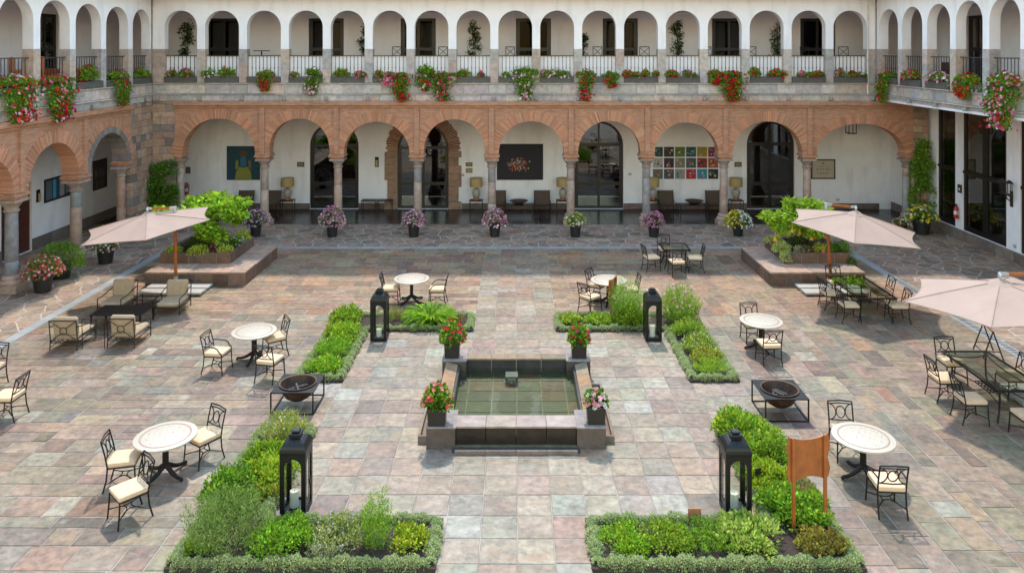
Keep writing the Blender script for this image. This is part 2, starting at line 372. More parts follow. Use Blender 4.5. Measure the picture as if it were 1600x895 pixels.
def dome_flowers(name, n, rx, ry, h, size, colours, parent=None, loc=(0,0,0), zmin=.1, petals=5):
    d = unit(n*3); d = d[d[:, 2] > zmin][:n]; r = .92+.14*rng.random(len(d))
    return flower_set(name, d*r[:, None]*np.array([rx, ry, h]), d+np.array([0, -.25, .25]), size, colours, parent, loc, petals)
RED = [(.55,.015,.012), (.62,.03,.03), (.5,.01,.03)]; PINK = [(.72,.16,.28), (.75,.32,.42), (.66,.07,.2)]; PALE = [(.8,.5,.55), (.82,.68,.68), (.75,.38,.46)]
WHITE = [(.8,.78,.74)]; YEL = [(.8,.58,.04), (.82,.68,.1)]; PURP = [(.42,.12,.3), (.55,.24,.42)]; ORG = [(.75,.13,.03)]
GREEN = (.085,.17,.022); LIME = (.20,.31,.035); DEEP = (.045,.10,.018); SILV = (.20,.27,.17); OLIVE = (.13,.17,.04)
# ------------------------------------------------------------------ ground, paving
def struct(o): o['kind'] = 'structure'; return o
struct(MB().box(-250, 250, -250, 250, -.5, -.06).build('ground', M['joint']))
def proj_area(poly):
    q = [(808+1165*x/y, 77+1165*8/y) for x, y in poly if y > 1]
    if len(q) < 3: return 0
    cx = sum(p[0] for p in q)/len(q); cy_ = sum(p[1] for p in q)/len(q)
    if not (-15 < cx < 1615 and cy_ < 905): return 0
    return abs(sum(q[i][0]*q[(i+1) % len(q)][1]-q[(i+1) % len(q)][0]*q[i][1] for i in range(len(q))))/2
def lay(parent, name, pieces, mo, ma, z0=-.05, limit=290, hide=()):
    """pieces: (poly, colour, top). The ones that show largest are objects of their own, the rest one mesh."""
    def sc_(p):
        cx = sum(q[0] for q in p[0])/len(p[0]); cy_ = sum(q[1] for q in p[0])/len(p[0])
        if any(a < cx < b and c < cy_ < d for a, b, c, d in hide): return -1
        return proj_area(p[0])
    ranked = sorted(((sc_(p), i) for i, p in enumerate(pieces)), reverse=True); rest = MB()
    for k, (s_, i) in enumerate(ranked):
        poly, c, zt = pieces[i]
        if s_ < 0: continue
        if k < limit and s_ > 0:
            cx = sum(q[0] for q in poly)/len(poly); cy_ = sum(q[1] for q in poly)/len(poly)
            MB().slab([(x-cx, y-cy_) for x, y in poly], z0, zt).build(name, mo, parent, (cx, cy_, 0), color=c)
        else: rest.slab(poly, z0, zt, col=c)
    rest.build(name, ma, parent, kind='stuff')
PAL = [((.38,.31,.265), 6), ((.41,.31,.26), 5), ((.34,.305,.255), 4), ((.33,.32,.295), 2), ((.42,.34,.27), 3), ((.45,.28,.19), .7), ((.25,.20,.175), 1.4), ((.46,.445,.41), .8), ((.33,.245,.21), 3), ((.39,.345,.29), 4)]
def pal(): return jit(tuple(k*v for k, v in zip((.575,.505,.41), random.choices([p[0] for p in PAL], [p[1] for p in PAL])[0])), .27)
PAL2 = [((.41,.35,.30), 6), ((.43,.335,.285), 5), ((.39,.36,.31), 4), ((.46,.45,.42), 1.5), ((.45,.375,.30), 3), ((.32,.26,.235), .8), ((.41,.30,.255), 2)]
def pal2(): return jit(tuple(k*v for k, v in zip((.60,.54,.455), random.choices([p[0] for p in PAL2], [p[1] for p in PAL2])[0])), .19)
BEDS = [(-5.4,-4.2,17.9,22.35), (-5.4,-1.25,21.1,22.35), (4.15,5.35,17.9,22.35), (1.1,5.35,21.1,22.35),
        (-5.4,-4.2,11.4,15.7), (-5.4,-1.25,11.4,12.65), (4.15,5.35,11.4,15.8), (1.15,5.35,11.4,12.65)]
HIDE = BEDS + [(-1.5,1.4,15,18.5), (-12.5,-9.4,25.4,28.6), (8.7,11.7,25.4,28.5)]
pieces = []; G = .008
def rect(x0, x1, y0, y1, c):
    if x1-x0 < .06 or y1-y0 < .06: return
    j = lambda: random.uniform(-.004, .004)
    xm, ym = x0+(x1-x0)*random.uniform(.3, .7), y0+(y1-y0)*random.uniform(.3, .7); e = lambda: random.uniform(-.003, .007)
    pieces.append(([(x0+G+j(), y0+G+j()), (xm, y0+G+e()), (x1-G+j(), y0+G+j()), (x1-G-e(), ym), (x1-G+j(), y1-G+j()), (xm, y1-G-e()), (x0+G+j(), y1-G+j()), (x0+G+e(), ym)], c, random.uniform(.0, .006)))
T = .6
for i in range(14):                                     # square slabs of the centre
    x = -4.2+T*i
    y = 8.0+random.uniform(-.02, .02)
    while y < 22.3: rect(x, x+T, y, min(y+T, 22.35), pal2()); y += T
for i in range(4):                                      # the strip of squares leading to the back
    x = -1.25+T*i; y = 22.35
    while y < 29.85: rect(x, x+T, y, min(y+random.choice((T, T, T*.7)), 29.9), tuple(k*v for k, v in zip((1.0,.93,.86), pal2()))); y = pieces[-1][0][4][1]+G
def cols(x0, x1, y0, y1):
    x = x0
    while x < x1-.05:
        wd = min(random.choice((.32,.42,.5,.5,.6,.62)), x1-x); wd = x1-x if x1-x-wd < .2 else wd
        y = y0
        while y < y1-.02:
            ln = random.uniform(.35, 1.05); ln = y1-y if y1-y-ln < .25 else ln
            if wd > .48 and ln > .5 and random.random() < .12:
                rect(x, x+wd/2, y, y+ln, pal()); rect(x+wd/2, x+wd, y, y+ln, pal())
            else: rect(x, x+wd, y, y+ln, pal())
            y += ln
        x += wd
def rows(x0, x1, y0, y1):
    y = y0
    while y < y1-.05:
        ht = min(random.choice((.3,.38,.45,.5,.58)), y1-y); ht = y1-y if y1-y-ht < .2 else ht
        x = x0
        while x < x1-.02:
            ln = random.uniform(.38, .95); ln = x1-x if x1-x-ln < .25 else ln
            if ht > .44 and ln > .5 and random.random() < .14:
                rect(x, x+ln, y, y+ht/2, pal()); rect(x, x+ln, y+ht/2, y+ht, pal())
            else: rect(x, x+ln, y, y+ht, pal())
            x += ln
        y += ht
for a, b, y0, y1 in ((-13.78,-9.6,7,16), (-9.6,-5.42,8,15.3)): rows(a, b, y0, y1)
rows(-13.78, -9.6, 16, 22.5); rows(-9.6, -5.42, 15.3, 22.5); rect(-5.42, -4.2, 15.7, 16.4, pal2())
for y in (16.4, 17.1): rect(-5.42, -4.81, y, y+.7, pal2()); rect(-4.81, -4.2, y, y+.7, pal2())
for y in (8.0, 8.6, 9.2, 9.8, 10.4, 11.0): rect(-5.42, -4.81, y, y+.6, pal2()); rect(-4.81, -4.2, y, y+.6, pal2()); rect(4.2, 4.8, y, y+.6, pal2()); rect(4.8, 5.36, y, y+.6, pal2())
for y in (15.8, 16.5, 17.2): rect(4.2, 4.8, y, y+.7, pal2()); rect(4.8, 5.36, y, y+.7, pal2())
cols(5.36, 12.98, 8, 22.4); pal0 = pal
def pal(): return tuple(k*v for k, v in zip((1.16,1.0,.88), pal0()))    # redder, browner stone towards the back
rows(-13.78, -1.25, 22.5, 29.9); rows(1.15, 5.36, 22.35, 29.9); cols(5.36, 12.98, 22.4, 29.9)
pav = struct(MB().box(-13.8, 13.0, 6, 29.92, -.055, -.006).build('courtyard_paving', M['joint']))
lay(pav, 'paving_slab', pieces, M['slab'], M['slab_a'], limit=295, hide=HIDE)
# crazy paving round the courtyard
REG = [(-19.3,-14.14,14,30.2), (-19.3,18.7,30.24,34.08), (13.34,18.7,12,30.2)]
def clip(poly, nx, ny, d):
    out = []
    for i in range(len(poly)):
        a, b = poly[i], poly[(i+1) % len(poly)]; da, db = a[0]*nx+a[1]*ny-d, b[0]*nx+b[1]*ny-d
        if da <= 0: out.append(a)
        if (da < 0) != (db < 0): t = da/(da-db); out.append((a[0]+(b[0]-a[0])*t, a[1]+(b[1]-a[1])*t))
    return out
flags = []; FP = [(.29,.205,.16), (.22,.17,.145), (.31,.24,.205), (.26,.22,.19), (.33,.26,.21), (.19,.155,.135), (.30,.21,.17)]
for x0, x1, y0, y1 in REG:
    pts = []
    nx = int((x1-x0)/.58); ny = int((y1-y0)/.50)
    for i in range(nx+1):
        for j in range(ny+1):
            pts.append((x0+(i+.5+.5*(j % 2)+random.uniform(-.42,.42))*(x1-x0)/(nx+1), y0+(j+.5+random.uniform(-.42,.42))*(y1-y0)/(ny+1)))
    A = np.array(pts)
    for p in pts:
        d2 = ((A-p)**2).sum(1); nb = np.argsort(d2)[1:15]
        q = [(x0, y0), (x1, y0), (x1, y1), (x0, y1)]
        for k in nb:
            o = A[k]; nxv, nyv = o[0]-p[0], o[1]-p[1]; l = math.hypot(nxv, nyv); nxv /= l; nyv /= l
            q = clip(q, nxv, nyv, (p[0]+o[0])/2*nxv+(p[1]+o[1])/2*nyv-.021)
            if len(q) < 3: break
        q2 = []
        for v_ in q:
            if not q2 or math.dist(v_, q2[-1]) > .03: q2.append(v_)
        if len(q2) >= 3: flags.append((q2, jit(tuple(k*v for k, v in zip((1.08,.98,.86), random.choice(FP))), .16), random.uniform(.0, .008)))
wk = MB()
for x0, x1, y0, y1 in REG: wk.box(x0, x1, y0, y1, -.055, -.004)
wk = struct(wk.build('flagstone_walk', M['mortar']))
lay(wk, 'flagstone', flags, M['slab'], M['slab_a'], limit=295)
# drains: pale stone channel covers
dr = MB()
def drain(x0, x1, y0, y1, along):
    d = MB(); a, b = (y0, y1) if along == 'y' else (x0, x1); t = a
    while t < b:
        u = min(t+.5, b); k = random.uniform(.85, 1.12); c = (.30*k, .305*k, .305*k)
        if along == 'y': d.slab([(x0, t+.004), (x1, t+.004), (x1, u-.004), (x0, u-.004)], -.05, .004, col=c)
        else: d.slab([(t+.004, y0), (u-.004, y0), (u-.004, y1), (t+.004, y1)], -.05, .004, col=c)
        t = u
    return d
dd = thing('drain_channel', 'long pale grey drain channel running along the left arcade walk', 'drain', group='courtyard drain channels')
drain(-14.13, -13.81, 14, 30.2, 'y').build('channel_cover', M['drain'], dd)
dd = thing('drain_channel', 'pale grey drain channel crossing in front of the back arcade', 'drain', group='courtyard drain channels')
drain(-13.8, 13.0, 29.93, 30.22, 'x').build('channel_cover', M['drain'], dd)
dd = thing('drain_channel', 'slotted pale drain channel running towards the right umbrellas', 'drain', group='courtyard drain channels')
drain(13.01, 13.33, 12, 30.2, 'y').build('channel_cover', M['drain'], dd)
s_ = MB(); y = 12.1
while y < 26: s_.box(13.07, 13.27, y, y+.045, .0045, .0075); y += .11
s_.build('drain_slot', M['slot'], dd, kind='stuff')
# dark polished floor behind the back arcade
fl = struct(MB().box(-19.3, 18.7, 34.1, 37.3, -.055, -.008).build('arcade_floor', M['mortar']))
t_ = MB(); x = -19.3
while x < 18.6:
    y = 34.1
    while y < 37.2:
        k = random.uniform(.7, 1.5); t_.slab([(x+.004, y+.004), (x+.63, y+.004), (x+.63, y+.53), (x+.004, y+.53)], -.04, .002, .004, col=(.034*k, .024*k, .02*k)); y += .534
    x += .634
t_.build('floor_tile', M['floor'], fl, kind='stuff')

# ------------------------------------------------------------------ the wings
def blocks(parent, name, x0, x1, z0, z1, y0, y1, bw, bh, palette, m=None, g=.004, wob=0, ch=.012):
    z = z0
    while z < z1-.02:
        h = min(bh*random.uniform(.85, 1.2), z1-z); h = z1-z if z1-z-h < bh*.4 else h
        x = x0
        while x < x1-.02:
            l = bw*random.uniform(.7, 1.35); l = x1-x if x1-x-l < bw*.45 else l
            p = y0-random.uniform(0, wob)
            MB().cbox(x+g-x-l/2, l/2-g, p, y1, g, h-g, ch).build(name, m or M['stone'], parent, (x+l/2, 0, z), color=jit(random.choice(palette), .15))
            x += l
        z += h
GREYS = [(.46,.41,.385), (.50,.44,.41), (.41,.375,.36), (.52,.44,.39), (.46,.42,.41)]
PIER = [(.35,.225,.165), (.40,.255,.18), (.30,.215,.17), (.41,.29,.21), (.20,.165,.15), (.37,.24,.17)]
def arch_notch(xl, xr, zb, zs, zt, n=22):
    c = (xl+xr)/2; r = (xr-xl)/2
    return [(xl, zb)] + [(x, z) for x, z in arc(c, zs, r, zt-zs, PI, 0, n)] + [(xr, zb)]
def wall_with_arches(x0, x1, zb, zt, ops, zs, top, y0, y1, n=22):
    o = [(x0, zb)]
    for i, (l, r) in enumerate(ops):
        t = top[i] if isinstance(top, list) else top; s = zs[i] if isinstance(zs, list) else zs
        o += arch_notch(l, r, zb, s, t, n)
    o += [(x1, zb), (x1, zt), (x0, zt)]
    return MB().prism(o, [], y0, y1)
def voussoirs(W, l, r, zs, zt, y0=-.03, y1=.56, th=.47, bw=.064, name='arch_ring', label=None, cols_=None, stone=False):
    c = (l+r)/2; rx = (r-l)/2-.014; rz_ = zt-zs-.014
    N = max(8, int(PI*(rx+rz_)/2/bw)); m = MB(); R_ = 1 if not stone else 0
    for i in range(N):
        a0 = PI*i/N; a1 = PI*(i+1)/N; g = .14*(a1-a0) if not stone else .02*(a1-a0)
        a0 += g; a1 -= g; t = th*random.uniform(.9, 1.06) if not stone else th
        q = []
        for a, k in ((a0, 0), (a1, 0), (a1, t), (a0, t)):
            q.append((c+(rx+k)*math.cos(a), zs+(rz_+k)*math.sin(a)))
        q = q[::-1] if False else q
        k = random.uniform(.70, 1.15); base = (.60,.285,.17) if random.random() > .14 else (.58,.34,.21)
        base = base if not cols_ else random.choice(cols_)
        if stone: MB().prism([(x-c, z-zs) for x, z in q], [], y0-random.uniform(0,.02), y1).build('arch_stone', M['stone'], W, (c, 0, zs), color=jit(base, .15))
        else: m.prism(q, [], y0-random.uniform(0,.018), y1, col=tuple(v*k for v in base))
    if not stone: return m.build(name, M['vous'], W, kind='stuff', label=label)
DR = [(.33,.29,.28), (.38,.28,.235), (.42,.29,.235), (.31,.28,.275), (.44,.34,.29)]
def column(W, x, y, r=.18, h=3.06, cols_=None):
    e = bpy.data.objects.new('column', None); C.objects.link(e); e.parent = W; e.location = (x, y, 0)
    k = r/.18; b = (.40,.27,.21)
    MB().cbox(-.33*k, .33*k, -.33*k, .33*k, 0, .24, .02).build('plinth', M['stone'], e, color=jit(b, .1))
    MB().lathe([(.31*k,.24), (.335*k,.29), (.335*k,.34), (.29*k,.39), (.255*k,.42), (.27*k,.46), (.25*k,.52), (.2*k,.56)], 22).build('base', M['stone'], e, smooth=True, color=jit(b, .1))
    z = .56; cuts = sorted(random.uniform(.9, 2.3) for _ in range(random.choice((1, 1, 2)))) + [2.62]
    cs = cols_ or [random.choice(DR) for _ in cuts]
    for i, c in enumerate(cuts):
        f = lambda t: r*(1.05-.10*(t-.56)/2.06)
        MB().lathe([(f(z)-.006, z), (f(z), z+.008), (f(c), c-.008), (f(c)-.006, c)], 22).build('drum', M['stone'], e, smooth=True, color=jit(cs[i % len(cs)], .1)); z = c
    MB().lathe([(.18*k,2.62), (.215*k,2.64), (.215*k,2.69), (.185*k,2.71), (.19*k,2.78), (.25*k,2.86), (.29*k,2.92), (.30*k,2.95)], 22).build('capital', M['stone'], e, smooth=True, color=jit((.34,.26,.22), .1))
    MB().cbox(-.33*k, .33*k, -.33*k, .33*k, 2.95, h-.01, .015).build('abacus', M['stone'], e, color=jit((.34,.26,.22), .1))
    return e
def corbel(W, x0, x1, y1=.58):
    m = MB(); m.box(x0+.03, x1-.03, -.03, y1, 3.06, 3.13).box(x0-.05, x1+.05, -.09, y1+.05, 3.134, 3.20).box(x0-.02, x1+.02, -.05, y1+.02, 3.204, 3.27)
    m.build('brick_corbel', M['brick'], W)
def parapet(W, x0, x1, lower=True):
    blocks(W, 'coping_stone', x0, x1, 6.425, 6.48, -.11, .42, 1.6, .055, GREYS, ch=.008)
    blocks(W, 'parapet_stone', x0, x1, 6.0, 6.42, -.04, .40, .85, .42, GREYS+[(.52,.41,.35)], ch=.005)
    blocks(W, 'string_course', x0, x1, 5.935, 5.995, -.09, .40, 1.8, .06, GREYS, ch=.01)
    if lower: blocks(W, 'parapet_stone', x0, x1, 5.662, 5.93, -.03, .40, .9, .27, GREYS+[(.52,.40,.34)], ch=.005)
    else: blocks(W, 'parapet_stone', x0, x1, 5.80, 5.93, -.03, .40, 1.2, .13, GREYS, ch=.005)
def railing(W, l, r, y=.17):
    m = MB(); m.box(l, r, y-.025, y+.025, 7.68, 7.715).box(l, r, y-.012, y+.012, 6.585, 6.61)
    n = max(3, round((r-l)/.172))
    for i in range(1, n):
        x = l+(r-l)*i/n; m.box(x-.009, x+.009, y-.009, y+.009, 6.61, 7.68); m.box(x-.018, x+.018, y-.018, y+.018, 7.13, 7.17)
    m.build('railing', M['rail'], W)
def spot(W, x, z=5.80):
    m = MB(); m.box(x-.03, x+.03, -.12, -.03, z+.02, z+.06); m.lathe([(.05,-.1), (.075,-.085), (.075,.03), (.06,.05), (.02,.06)], 12, (x, -.16, z))
    m.build('spotlight', M['fixture'], W, smooth=True)
def upper(W, x0, x1, ops, panel, depth=2.9, holes=(), lower=True, bx=None, fx=None):
    """first-floor gallery: arches on stone pillars, railing, back wall, ceiling"""
    wall_with_arches(x0, x1, 8.0, 10.36, ops, 9.73-min(.76, (ops[1][1]-ops[1][0])/2), 9.73, 0, .38).build('gallery_arcade', M['white'], W)
    xs = [x0] + [v for o in ops for v in o] + [x1]
    for i in range(0, len(xs), 2):
        a, b = xs[i], xs[i+1]; zc = random.uniform(7.0, 7.6); pc = [(.44,.39,.37), (.48,.42,.39), (.40,.37,.355), (.50,.40,.34), (.46,.35,.30)]
        for z0, z1 in ((6.482, zc), (zc, 7.998)):
            MB().cbox(a-.006, b+.006, -.008, .388, z0+.002, z1-.002, .006).build('pillar_stone', M['stone'], W, color=jit(random.choice(pc), .12))
    for l, r in ops:
        railing(W, l+.008, r-.008)
        if panel: MB().box(l+.01, r-.01, .21, .225, 6.6, 7.67).build('canvas_panel', M['panel'], W)
    parapet(W, x0, x1, lower)
    f0, f1 = fx or (x0, x1); b0, b1 = bx or (x0, x1)
    MB().box(f0, f1, .40, depth+.1, 6.3, 6.6).build('gallery_floor', M['interior'], W)
    MB().box(f0, f1, .385, depth+.1, 9.80, 9.95).build('gallery_ceiling', M['cream'], W)
    MB().prism([(b0, 6.0), (b1, 6.0), (b1, 10.3), (b0, 10.3)], [[(a, b), (c, b), (c, d), (a, d)] for a, c, b, d in holes], depth, depth+.35).build('gallery_back_wall', M['cream'], W)
def roof(W, x0, x1, back):
    m = MB(); e = -.75
    v = []
    for x in (x0, x1): v += [(x, e, 10.38), (x, e, 10.5), (x, back*.5, 12.3), (x, back+.6, 10.5), (x, back+.6, 10.38)]
    m.add(v, [(0,1,6,5), (1,2,7,6), (2,3,8,7), (3,4,9,8), (4,0,5,9), (0,4,3,2,1), (5,6,7,8,9)])
    m.build('roof', M['roof'], W)
def pane_box(W, pts, y): return MB().prism(pts, [], y, y+.012).build('pane', M['dglass'], W)
def door(W, xc, wd, z0, zt, y, arched=0, curtain=0, leaves_=2, lock=.36, rail_z=1.05, tz=None, gl='dglass'):
    """glazed door: dark frame with its panes, a handle, and curtains where one sees them"""
    l, r = xc-wd/2, xc+wd/2; fr = .12; zs = zt-arched
    out = [(l, z0), (r, z0)] + ([(r, zt), (l, zt)] if not arched else arc(xc, zs, wd/2, arched, 0, PI, 18))
    holes = []; lw = (wd-2*fr-.0)/leaves_
    for i in range(leaves_):
        a = l+fr+lw*i+.06; b = l+fr+lw*(i+1)-.06
        holes.append([(a, z0+.12), (b, z0+.12), (b, z0+rail_z), (a, z0+rail_z)])
        top = (tz or (zs-.02 if arched else zt-.14))
        holes.append([(a, z0+rail_z+.16), (b, z0+rail_z+.16), (b, top), (a, top)])
    if arched:
        b0 = (tz or zs-.02)+.16; rr = wd/2-fr; 
        for s in (-1, 1):
            q = [(xc+s*.05, b0), (xc+s*(rr-.02), b0)]
            for k in range(0, 9):
                a = (PI/2)*k/8; x = xc+s*max(.05, rr*math.cos(a)); z = zs+(arched-fr)*math.sin(a)
                if z > b0+.01: q.append((x, z))
            if s < 0: q = q[::-1]
            holes.append(q)
    d = MB().prism(out, holes, y+.08, y+.16).build('door', M['darkwood'], W)
    for h in holes: MB().prism(h, [], y+.11, y+.122).build('pane', M[gl], d)
    MB().box(xc-.09, xc-.06, y+.03, y+.08, z0+1.0, z0+1.3).build('handle', M['bronze'], d)
    if curtain:
        for a, b in ((l+.2, l+.2+wd*.3), (r-.2-wd*.3, r-.2)):
            m = MB(); n = 26; v = []
            for i in range(n+1):
                x = a+(b-a)*i/n; o = .035*math.sin(i*1.55)
                pinch = 1-.35*math.sin(PI*.5)
                v += [(x, y+.3+o, z0+.9), (x, y+.3+o, zt-.2)]
            m.add(v, [(2*i, 2*i+2, 2*i+3, 2*i+1) for i in range(n)]); m.build('curtain', M['curtain'], d, smooth=True)
    return d
def picture(name, label, x0, x1, z0, z1, Y, frame=(.02,.018,.02), canvas=(.03,.03,.035), fw=.03, rz=0, world=None, group=None):
    t = thing(name, label, 'picture', world or ((x0+x1)/2, Y, z0), rz, group); hw = (x1-x0)/2; h = z1-z0
    MB().prism([(-hw, 0), (hw, 0), (hw, h), (-hw, h)], [[(-hw+fw, fw), (hw-fw, fw), (hw-fw, h-fw), (-hw+fw, h-fw)]], -.05, -.004).build('frame', M['flat'], t, color=frame)
    MB().box(-hw+fw, hw-fw, -.035, -.006, fw, h-fw).build('canvas', M['flat'], t, color=canvas)
    return t, hw, h
def patch(t, pts, col, y=-.037, name='painted_shape'):
    MB().prism(pts, [], y, y+.003).build(name, M['flat'], t, color=col)

# ---- back wing
BW = thing('arcaded_wing', 'long back wing with terracotta brick arcade below and white arched gallery above', 'building', (0, 33.6, 0))
CPX = [281, 413, 528, 652.5, 768.4, 891.7, 1010, 1131, 1261.4, 1417]
CX = [(p-808)/34.42 for p in CPX]
TOPS = [185, 185, 190, 186, 189, 188.6, 191, 189.5, 193]
ops = []; zsl = []; ztl = []
for i in range(9):
    l = CX[i]+.31; r = CX[i+1]-.31
    if i == 0: l = CX[0]+.22
    if i == 8: r = CX[9]-.22
    zt = 8-(TOPS[i]-77)/34.67; ops.append((l, r)); ztl.append(zt); zsl.append(max(3.28, zt-(r-l)/2))
wall_with_arches(-15.43, 17.85, 3.28, 5.36, ops, zsl, ztl, 0, .55).build('brick_wall', M['brick'], BW)
NTH = ['first', 'second', 'third', 'fourth', 'fifth', 'sixth', 'seventh', 'eighth', 'ninth']
for i, (l, r) in enumerate(ops): voussoirs(BW, l, r, zsl[i], ztl[i])
for i, x in enumerate(CX):
    if 0 < i < 9: corbel(BW, x-.31, x+.31); column(BW, x, .28); MB().box(x-.115, x+.115, -.10, .0, 3.275, 5.355).build('brick_strip', M['brick'], BW)
corbel(BW, -15.43, CX[0]+.22); corbel(BW, CX[9]-.22, 17.85); column(BW, CX[0]+.02, .28, .16); column(BW, CX[9]-.02, .28, .16)
for a, b, z0, z1 in ((-.07, .5, 5.362, 5.46), (-.17, .5, 5.474, 5.66)): MB().box(-15.43, 18.5, a, b, z0, z1).build('brick_cornice', M['brick'], BW)
blocks(BW, 'pier_stone', -16.43, -15.434, 0, 5.658, 0, .55, .42, .31, PIER, wob=.025)
blocks(BW, 'pier_stone', 17.854, 18.5, 0, 5.355, 0, .55, .40, .31, PIER, wob=.02)
PX0 = -14.243; ups = [(-15.89, -14.423)] + [(PX0+1.888*k+.18, PX0+1.888*(k+1)-.18) for k in range(15)] + [(PX0+1.888*15+.18, 15.76)]
UD = [349, 509.6, 653.5, 833.5, 969.3, 1140, 1278]; UDX = [(p-808)/31.92 for p in UD]
upper(BW, -16.43, 16.15, ups, True, 2.9, [(x-.86, x+.86, 6.6, 9.5) for x in UDX], bx=(-19.36, 19.08), fx=(-19.36, 19.08))
for i, x in enumerate(UDX): door(BW, x, 1.70, 6.605, 9.495, 2.9, 0, 1 if i in (0, 1, 2, 4, 5) else 0, rail_z=1.3, gl='uglass')
for p in [(314.2+65.46*k) for k in range(-1, 17)]: spot(BW, (p-808)/34.67)
GD = [(-9.15, 2.43, 4.35), (-4.7, 2.55, 4.3), (4.09, 2.43, 4.4), (12.68, 2.37, 4.4)]
MB().prism([(-19.3, 0), (18.7, 0), (18.7, 5.4), (-19.3, 5.4)], [[(x-w_/2-.005, .02)] + [(x+w_/2+.005, .02)] + arc(x, zt-w_/2, w_/2+.005, w_/2+.005, 0, PI, 18) for x, w_, zt in GD], 3.7, 4.1).build('arcade_back_wall', M['white'], BW)
for x, w_, zt in GD: door(BW, x, w_, .03, zt, 3.72, w_/2, rail_z=1.15, tz=zt-w_/2-.05)
# stone surround of the second doorway
x, w_, zt = GD[1]
for s in (-1, 1):
    z = .0
    while z < 2.95:
        h = random.uniform(.3, .42); h = min(h, 2.98-z); ww = random.choice((.5, .64)); a, b = (x-w_/2-ww, x-w_/2) if s < 0 else (x+w_/2, x+w_/2+ww)
        MB().cbox(a, b, 3.60, 3.70, z+.003, z+h-.003, .012).build('surround_stone', M['stone'], BW, color=jit((.33,.20,.14), .12)); z += h
voussoirs(BW, x-w_/2, x+w_/2, 2.99, zt, 3.60, 3.70, .60, .085, cols_=[(.36,.16,.085), (.31,.14,.08)])
sk = [-19.3] + [v for x, w_, zt in GD for v in (x-w_/2-(.66 if abs(x+4.7) < .1 else 0), x+w_/2+(.66 if abs(x+4.7) < .1 else 0))] + [18.1]
for i in range(0, len(sk), 2): blocks(BW, 'skirting_stone', sk[i], sk[i+1], .004, .30, 3.66, 3.70, .8, .296, [(.20,.14,.12), (.17,.13,.115)], ch=.006)
MB().box(-19.6, 19.0, 0.4, 6.9, 5.40, 5.44).build('arcade_ceiling', M['white'], BW)
MB().box(-23, 23, 7.0, 7.2, 0, 10.3).build('rear_wall', M['interior'], BW)
roof(BW, -22.8, 22.8, 7.0)
m = MB(); m.tube([(15.78, -.05, 10.3), (15.78, -.05, 5.95)], .035, 8); m.build('downpipe', M['pipe'], BW, smooth=True)

# ---- left wing (local x runs along the courtyard's depth)
LW = thing('arcaded_wing', 'left wing with two brick arches, a dark stone arch and white arched gallery', 'building', (-16.43, 0, 0), R(90))
LC = [13.75, 17.4, 21.05, 24.67, 28.28]
lops = [(LC[i]+.36, LC[i+1]-.36) for i in range(4)] + [(28.28+.36, 31.42)]
lzt = [4.68]*4+[4.64]; lzs = [max(3.28, t-(b-a)/2) for (a, b), t in zip(lops, lzt)]
wall_with_arches(12.5, 31.74, 3.28, 5.36, lops, lzs, lzt, 0, .6).build('brick_wall', M['brick'], LW)
for i in range(4): voussoirs(LW, *lops[i], lzs[i], lzt[i], y1=.61)
voussoirs(LW, *lops[4], lzs[4], lzt[4], -.05, .61, .24, .27, stone=True, cols_=[(.22,.19,.175), (.18,.16,.155), (.26,.21,.18)])
l, r = lops[4]; voussoirs(LW, l-.245, r+.245, lzs[4], lzt[4]+.245, -.028, .3, .30)
for i, x in enumerate(LC):
    corbel(LW, x-.36, x+.36, .63); column(LW, x, .3, .20, cols_=[[(.33,.22,.17), (.25,.245,.25), (.27,.255,.25)], [(.24,.24,.25), (.25,.25,.255)]][i % 2]); MB().box(x-.12, x+.12, -.10, 0, 3.275, 5.355).build('brick_strip', M['brick'], LW)
corbel(LW, 31.42, 31.74, .63); column(LW, 31.50, .3, .17, cols_=[(.36,.22,.16)])
blocks(LW, 'pier_stone', 31.744, 33.596, 0, 5.658, 0, .6, .42, .31, PIER, wob=.025)
for a, b, z0, z1 in ((-.07, .5, 5.362, 5.46), (-.17, .5, 5.474, 5.66)): MB().box(12.5, 31.74, a, b, z0, z1).build('brick_cornice', M['brick'], LW)
lups = [(31.69-2.06*k+.18, 31.69-2.06*(k-1)-.18) for k in range(7, 0, -1)] + [(31.87, 33.35)]
lups = [(a, b) for a, b in lups if a > 16]
upper(LW, 12.5, 33.49, lups, False, 2.9, [(24.4, 25.3, 7.4, 9.3), (29.9, 31.4, 6.6, 9.45)], bx=(12.5, 36.49), fx=(12.5, 33.97))
door(LW, 30.65, 1.48, 6.605, 9.44, 2.9, rail_z=1.3)
d = MB().prism([(24.41, 7.41), (25.29, 7.41), (25.29, 9.29), (24.41, 9.29)], [[(24.5, 7.5), (25.2, 7.5), (25.2, 9.2), (24.5, 9.2)]], 2.95, 3.05).build('window', M['darkwood'], LW); MB().box(24.5, 25.2, 3.0, 3.01, 7.5, 9.2).build('pane', M['dglass'], d)
for k in range(7): spot(LW, 32.8-2.06*k)
MB().prism([(10, 0), (38, 0), (38, 5.4), (10, 5.4)], [[(27.9, .02), (29.65, .02), (29.65, 2.75), (27.9, 2.75)]], 2.87, 3.2).build('arcade_back_wall', M['white'], LW)
d = MB().prism([(27.91, .03), (29.64, .03), (29.64, 2.74), (27.91, 2.74)], [], 2.95, 3.05).build('door', M['redwood'], LW)
for i in range(2):
    for j in range(4): MB().cbox(28.02+.85*i, 28.02+.85*i+.68, 2.925, 2.96, .2+.63*j, .72+.63*j, .02).build('door_panel', M['redwood'], d)
blocks(LW, 'skirting_stone', 29.66, 37.2, .004, .46, 2.82, 2.87, .8, .46, [(.20,.155,.13), (.17,.14,.12)], ch=.006); blocks(LW, 'skirting_stone', 20, 27.88, .004, .46, 2.82, 2.87, .8, .46, [(.20,.155,.13), (.17,.14,.12)], ch=.006)
